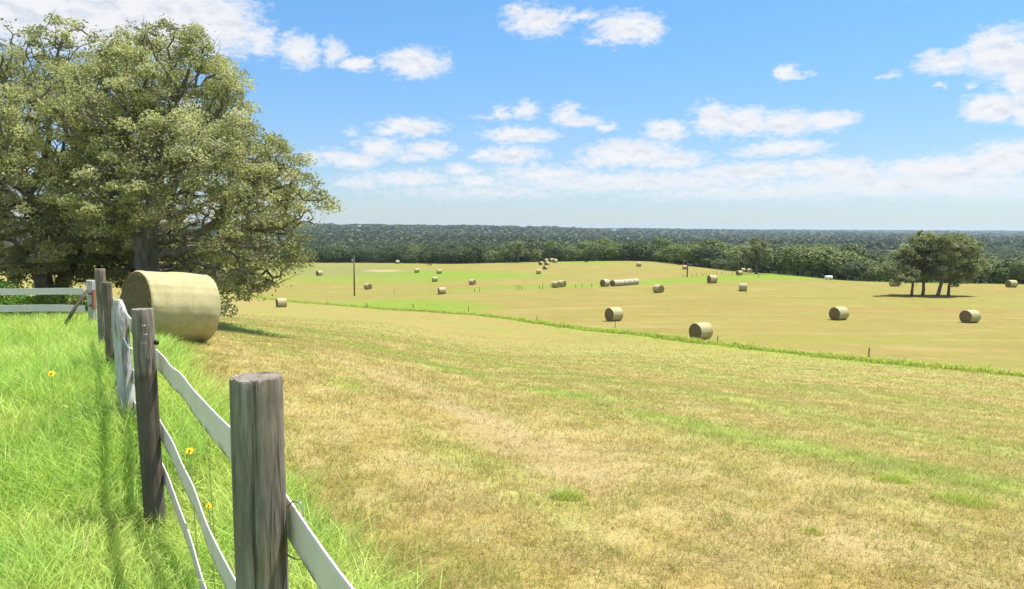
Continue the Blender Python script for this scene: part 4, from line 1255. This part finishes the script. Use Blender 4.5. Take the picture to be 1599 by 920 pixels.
# spacing on a coarse hash grid
taken = {}; pts = []
for (x_, y_, px, dc) in cand:
    sp = 5.6 if dc < 60 else 7.5
    key = (int(x_ // sp), int(y_ // sp))
    if any((key[0] + i_, key[1] + j_) in taken and np.hypot(x_ - taken[(key[0] + i_, key[1] + j_)][0], y_ - taken[(key[0] + i_, key[1] + j_)][1]) < sp for i_ in (-1, 0, 1) for j_ in (-1, 0, 1)): continue
    if abs(px - 1380) < 60 and 880 < y_ < 1110: continue
    taken[key] = (x_, y_); pts.append((x_, y_, px, dc))
pts.sort(key=lambda p: p[3] + 0.12 * p[1])
SPECIAL = [  # trees the photo sets apart along the edge: px, extra depth, prototype, width, height, label
    (985, 14, 1, 1.35, 1.0, 'dark broad dense tree on the crest behind the bale high on the far slope'),
    (890, 16, 2, 1.1, .78, 'pale rounded tree behind the bale cluster on the crest'),
    (1055, 14, 4, 1.2, .95, 'green rounded tree right of the broad dark tree on the crest'),
    (1125, 12, 3, .7, .45, 'low grey-green bushy tree left of the lone oak'),
    (1145, 10, 7, .6, .38, 'lowest grey-green bush at the wood edge left of the lone oak'),
    (1215, 16, 5, 1.0, .9, 'dark tree just right of the lone oak'),
    (1268, 16, 6, 1.15, .95, 'broad rounded light green tree behind the small white tank'),
]
used = 0
for (px, ex, k, sw, sh, lab) in SPECIAL:
    D = float(crest_at(px)) + ex
    edge_tree(k, D * (px - 799.5) / FPX, D, sw, sh * 0.86, r.random() * 6.28, lab, 'trees set apart along the wood edge')
NTHING = 240
rest = []
for (x_, y_, px, dc) in pts:
    if dc < 30 and any(abs(px - s_[0]) < 14 and s_[3] < 2 for s_ in SPECIAL): continue
    s_ = 0.66 + 0.6 * r.random(); sz = s_ * (0.60 + 0.36 * r.random())
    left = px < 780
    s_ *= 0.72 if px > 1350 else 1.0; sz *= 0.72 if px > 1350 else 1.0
    kk = r.choice(4, p=(.12, .62, .04, .22) if left else (.38, .17, .28, .17)) + 4 * r.integers(2)  # dark trees favoured at left, their colour standing in for a cloud shadow
    if used < NTHING and -60 < px < 1660 and (px > 400):
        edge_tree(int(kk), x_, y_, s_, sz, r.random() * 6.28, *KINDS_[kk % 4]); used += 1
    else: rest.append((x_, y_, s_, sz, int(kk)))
# everything deeper in the wood reads as one mass
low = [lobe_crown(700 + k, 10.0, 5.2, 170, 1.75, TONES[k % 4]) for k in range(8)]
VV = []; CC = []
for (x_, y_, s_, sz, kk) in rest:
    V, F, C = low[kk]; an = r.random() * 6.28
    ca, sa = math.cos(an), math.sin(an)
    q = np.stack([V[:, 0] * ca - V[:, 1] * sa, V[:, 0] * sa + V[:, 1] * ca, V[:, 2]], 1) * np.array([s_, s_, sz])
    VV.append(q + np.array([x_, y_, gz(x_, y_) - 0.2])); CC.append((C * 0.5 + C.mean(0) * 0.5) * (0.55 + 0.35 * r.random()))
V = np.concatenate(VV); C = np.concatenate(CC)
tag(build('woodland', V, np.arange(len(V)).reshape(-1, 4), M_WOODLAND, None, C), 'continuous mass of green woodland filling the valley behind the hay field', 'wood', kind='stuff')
NWOOD = len(rest)
# distant tree cover out to the horizon
n = 9000
u = r.random(n); D = np.exp(math.log(1100) + u * (math.log(11000) - math.log(1100)))
px = -150 + r.random(n) * 1900; x = D * (px - 799.5) / FPX
mead = (np.abs(px - 520) < 95) & (D > 2130) & (D < 2450)
D, x = D[~mead], x[~mead]
zb = ground_z(x, D)
fl = [lobe_crown(800 + k, 10.0, 7.0, 46, 4.2, TONES[k % 4], 0.0) for k in range(6)]
VV = []; CC = []
for k in range(len(D)):
    V, F, C = fl[r.integers(6)]; s_ = 0.8 + 0.5 * r.random(); wd = max(1.0, D[k] / 1500) * (0.8 + 0.8 * r.random())
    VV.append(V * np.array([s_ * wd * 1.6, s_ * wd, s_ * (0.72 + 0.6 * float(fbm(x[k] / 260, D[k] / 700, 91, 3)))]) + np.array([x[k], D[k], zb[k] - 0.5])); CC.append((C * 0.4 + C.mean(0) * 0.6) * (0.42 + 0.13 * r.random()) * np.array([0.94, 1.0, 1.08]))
V = np.concatenate(VV); C = np.concatenate(CC)
tag(build('distant_woodland', V, np.arange(len(V)).reshape(-1, 4), M_WOODLAND, None, C), 'far hazy tree cover stretching to the horizon', 'wood', kind='stuff')

# ------------------------------------------------------------------ poles, stakes, small far things
def utility_pole(px, ybase, ytop, arm, label, transformer=False):
    q = hit(px, ybase); H = (ybase - ytop) * q[1] / FPX
    root = empty('utility_pole', q, label, 'pole', 'wooden utility poles')
    mb = MB(); mb.tube([(0, 0, -0.5), (0, 0, H * 0.5), (0.02, 0, H)], [0.16, 0.145, 0.12], 10); mb.build('pole', M_POLE, root, True)
    if arm:
        mb = MB(); mb.box((0, -0.16, H - 0.55), (1.15, 0.055, 0.065)); a_ = mb.build('crossarm', M_POLE, root)
        for s_ in (-1, 0.55, 1):
            mb = MB(); mb.tube([(s_ * 1.0, -0.16, H - 0.485), (s_ * 1.0, -0.16, H - 0.40), (s_ * 1.0, -0.16, H - 0.34)], [0.03, 0.06, 0.04], 8); mb.build('insulator', M_WHITE, a_, True)
    else:
        mb = MB(); mb.tube([(0, 0, H), (0, 0, H + 0.12), (0, 0, H + 0.2)], [0.03, 0.06, 0.035], 8); mb.build('insulator', M_WHITE, root, True)
        mb = MB(); mb.tube([(-0.3, 0, H - 1.15), (-0.3, 0, H - 0.5)], [0.18, 0.18], 12); mb.box((-0.14, 0, H - 0.8), (0.05, 0.03, 0.06)); mb.build('transformer', M_ROOF, root, True)
utility_pole(553.5, 462, 401, False, 'tall plain wooden pole standing in the left of the far field')
utility_pole(1073, 433, 410, True, 'short wooden pole with a crossarm on the far green strip')
STAKES = [  # px, base y, height px, thick
    ('thin metal stake in front of the bale left of the verge bale', 960.5, 515, 13, .05), ('thin metal stake right of the bale on the verge', 1120.5, 538, 14, .05),
    ('dark stake behind the verge, right of centre, standing alone', 1356.5, 559, 17, .06), ('thin stake left of the nearest open-field bale', 838, 504, 12, .05),
    ('left of two stakes below the end-right bale', 741, 456, 6, .07), ('right of two stakes below the end-right bale', 749, 456, 8, .07),
    ('dark stake in the middle of the bright green patch', 645, 482, 8, .09), ('dark stake at the left end of the bright green patch', 573, 481, 8, .09), ('stake at the right end of the bright green patch', 731.5, 487, 9, .07),
    ('faint stake left of the tall plain pole', 511, 476, 7, .05), ('faint stake right of the tall plain pole', 616, 459, 7, .05)]
sp_ = None
def stake(px, py, hp, thick, label, group, name='fence_stake'):
    q = hit(px, py); H = hp * q[1] / FPX
    mb = MB(); thick = thick * 0.7; mb.tube([(0, 0, -0.2), (0, 0, H * 0.5), (0.01, 0, H)], [thick, thick * .95, thick * .85], 7)
    mb.box((0, -thick, H * 0.85), (thick * 1.5, thick * .3, thick * .4))
    o = mb.build(name, M_POSTB, None, True); o.location = q
    return tag(o, label, 'fence post', group)
for (lab, px, py, hp, th) in STAKES: stake(px, py, hp, th, lab, 'thin stakes in the hay field')
for px, py, hp in ((806, 452, 6), (810, 453, 8), (814.5, 452.5, 6), (842.5, 451, 5), (847.5, 451.5, 8), (860, 449.5, 6), (899, 449, 5), (909, 448, 6), (924, 448, 5),
                   (1067, 432.5, 5), (1080.5, 432.5, 5.5), (1087, 431.5, 5), (1095, 431, 5), (1099, 431, 5), (1103, 430.5, 6), (1108.5, 430, 6), (1113.5, 430, 7), (1119, 429.5, 6), (1127, 429.5, 5), (1143, 430, 5), (1184.5, 434, 6)):
    stake(px, py, hp, 0.085, 'weathered wooden post in the broken row along the far green strip', 'wooden posts of the far fence line', 'fence_post')
# white tank at the wood's edge
q = hit_field(1294, 432.5)
root = empty('water_tank', (q[0], q[1], gz(q[0], q[1])), 'small bright white tank at the edge of the wood right of the lone oak', 'tank')
mb = MB(); mb.tube([(-0.85, 0, 0.62), (-0.78, 0, 0.62), (0.78, 0, 0.62), (0.85, 0, 0.62)], [0.30, 0.42, 0.42, 0.30], 18); mb.build('tank_body', M_WHITE, root, True)
for s_ in (-0.5, 0.5):
    mb = MB(); mb.box((s_, 0, 0.12), (0.06, 0.3, 0.16)); mb.build('leg', M_ROOF, root)
# low bushes out in the field
for (px, py, w_, lab) in ((915, 409.5, .8, 'small dark bush on the green patch of the crest'), (670.5, 414.5, 1.1, 'small dark bush near the crest above the three distant bales')):
    q = hit(px, py)
    shrub('bush', q, [(q[0], q[1], q[2] + 0.4 * w_, w_, w_, 0.5 * w_), (q[0] + .6 * w_, q[1], q[2] + .3 * w_, .6 * w_, .6 * w_, .35 * w_)], 260, 0.22, ((0.06, 0.10, 0.03), (0.12, 0.17, 0.05)), lab, 'bush', int(px), stems=4)
# far farm buildings, a few pixels each
for (px, D, w_, lab) in ((560, 2520, 9, 'white farm building on the far left hill'), (492, 2560, 7, 'small pale shed left of the white farm building on the far hill'), (958, 2900, 8, 'tiny white house far off above the middle of the wood'), (1411, 1000, 5, 'tiny white house in the woods left of the four-tree clump')):
    x_ = D * (px - 799.5) / FPX; z_ = gz(x_, D)
    root = empty('farm_building', (x_, D, z_ + (7 if D > 1100 else 3)), lab, 'building')
    root.location.z = z_
    hh = 9.0 if D > 1100 else 8.0
    mb = MB(); mb.box((0, 0, hh / 2), (w_, w_ * .6, hh / 2)); mb.build('wall', M_WHITE, root)
    mb = MB(); V = [(-w_ * 1.05, -w_ * .66, hh), (w_ * 1.05, -w_ * .66, hh), (w_ * 1.05, w_ * .66, hh), (-w_ * 1.05, w_ * .66, hh), (-w_ * 1.05, 0, hh + 2.6), (w_ * 1.05, 0, hh + 2.6)]
    mb.add(V, [[0, 1, 5, 4], [2, 3, 4, 5], [3, 2, 1, 0]], [[0, 4, 3], [1, 2, 5]]); mb.build('roof', M_ROOF, root)

# ------------------------------------------------------------------ wild flowers in the tall grass
def flower(px, py, D, size, label, faded=False):
    head = at(px, py, D); g = gz(head[0], D)
    root = empty('wildflower', (head[0], D, g), label, 'flower', 'yellow wildflowers in the tall grass' if not faded else None)
    h_ = head[2] - g
    r = np.random.default_rng(int(px))
    mb = MB(); mb.tube([(0.03, 0.02, 0), (0.015, 0.01, h_ * .5), (0, 0, h_)], [0.004, 0.0035, 0.003], 6)
    for k in range(4):
        an = r.random() * 6.28; z_ = h_ * (0.3 + 0.15 * k); e = np.array([math.cos(an), math.sin(an), 0.3]) * 0.09
        s_ = np.array([-math.sin(an), math.cos(an), 0]) * 0.014
        mb.add([(0.01, 0, z_), (0.01, 0, z_) + e * .5 + s_, (0.01, 0, z_) + e, (0.01, 0, z_) + e * .5 - s_], [[0, 1, 2, 3]])
    mb.build('stem', M_STEM, root)
    nrm = np.array([0.25, -0.75, 0.6]); nrm /= np.linalg.norm(nrm)
    u = np.cross(nrm, (0, 0, 1)); u /= np.linalg.norm(u); v = np.cross(nrm, u)
    c = np.array([0, 0, h_])
    if not faded:
        mb = MB()
        for k in range(13):
            an = k / 13 * 6.283 + r.random() * .2; e = u * math.cos(an) + v * math.sin(an); s_ = np.cross(nrm, e)
            L = size * (0.85 + .3 * r.random()); dr = nrm * (-0.2 * L + 0.3 * L * r.random())
            mb.add([c + e * size * .2 - s_ * size * .1, c + e * size * .2 + s_ * size * .1, c + e * L * .75 + s_ * size * .17 + dr * .6, c + e * L + dr, c + e * L * .75 - s_ * size * .17 + dr * .6], [[0, 1, 2, 4]], [[2, 3, 4]])
        mb.build('petals', M_PETAL, root)
    mb = MB(); mb.tube([c - nrm * .008, c + nrm * .006, c + nrm * .016], [size * .24, size * .26, size * .14], 10); mb.build('disc', M_DISC, root, True)
flower(80.5, 583.5, 8.2, 0.040, 'yellow flower in the grass left of the bleached post')
flower(296, 704, 4.9, 0.027, 'yellow flower behind the top rail, right of the second post')
flower(326, 790, 4.2, 0.018, 'small pale yellow flower between the two lower rails')
flower(326, 716, 4.8, 0.02, 'dark spent seed head beside the yellow flower behind the rail', True)
flower(106, 606, 7.4, 0.022, 'reddish spent seed head below the left yellow flower', True)

# ------------------------------------------------------------------ air
HB = 14300.0
zlo = float(GZ.min()) - 1.0
zhi = 70.0
mb = MB(); mb.box((0, 0, (zlo + zhi) / 2), (HB, HB, (zhi - zlo) / 2))
m, N = mat_new('haze_air')
out = N.node('ShaderNodeOutputMaterial')
pv = N.node('ShaderNodeVolumePrincipled')
pv.inputs['Color'].default_value = (0.70, 0.86, 1.0, 1)
pv.inputs['Density'].default_value = 0.75e-4
pv.inputs['Anisotropy'].default_value = 0.25
N.l.new(pv.outputs[0], out.inputs['Volume'])
tag(mb.build('haze', m), 'thin blue haze over the far woods', 'haze', kind='stuff')
print('COUNTS tall', NTALL, 'wood', NWOOD, 'things', used)
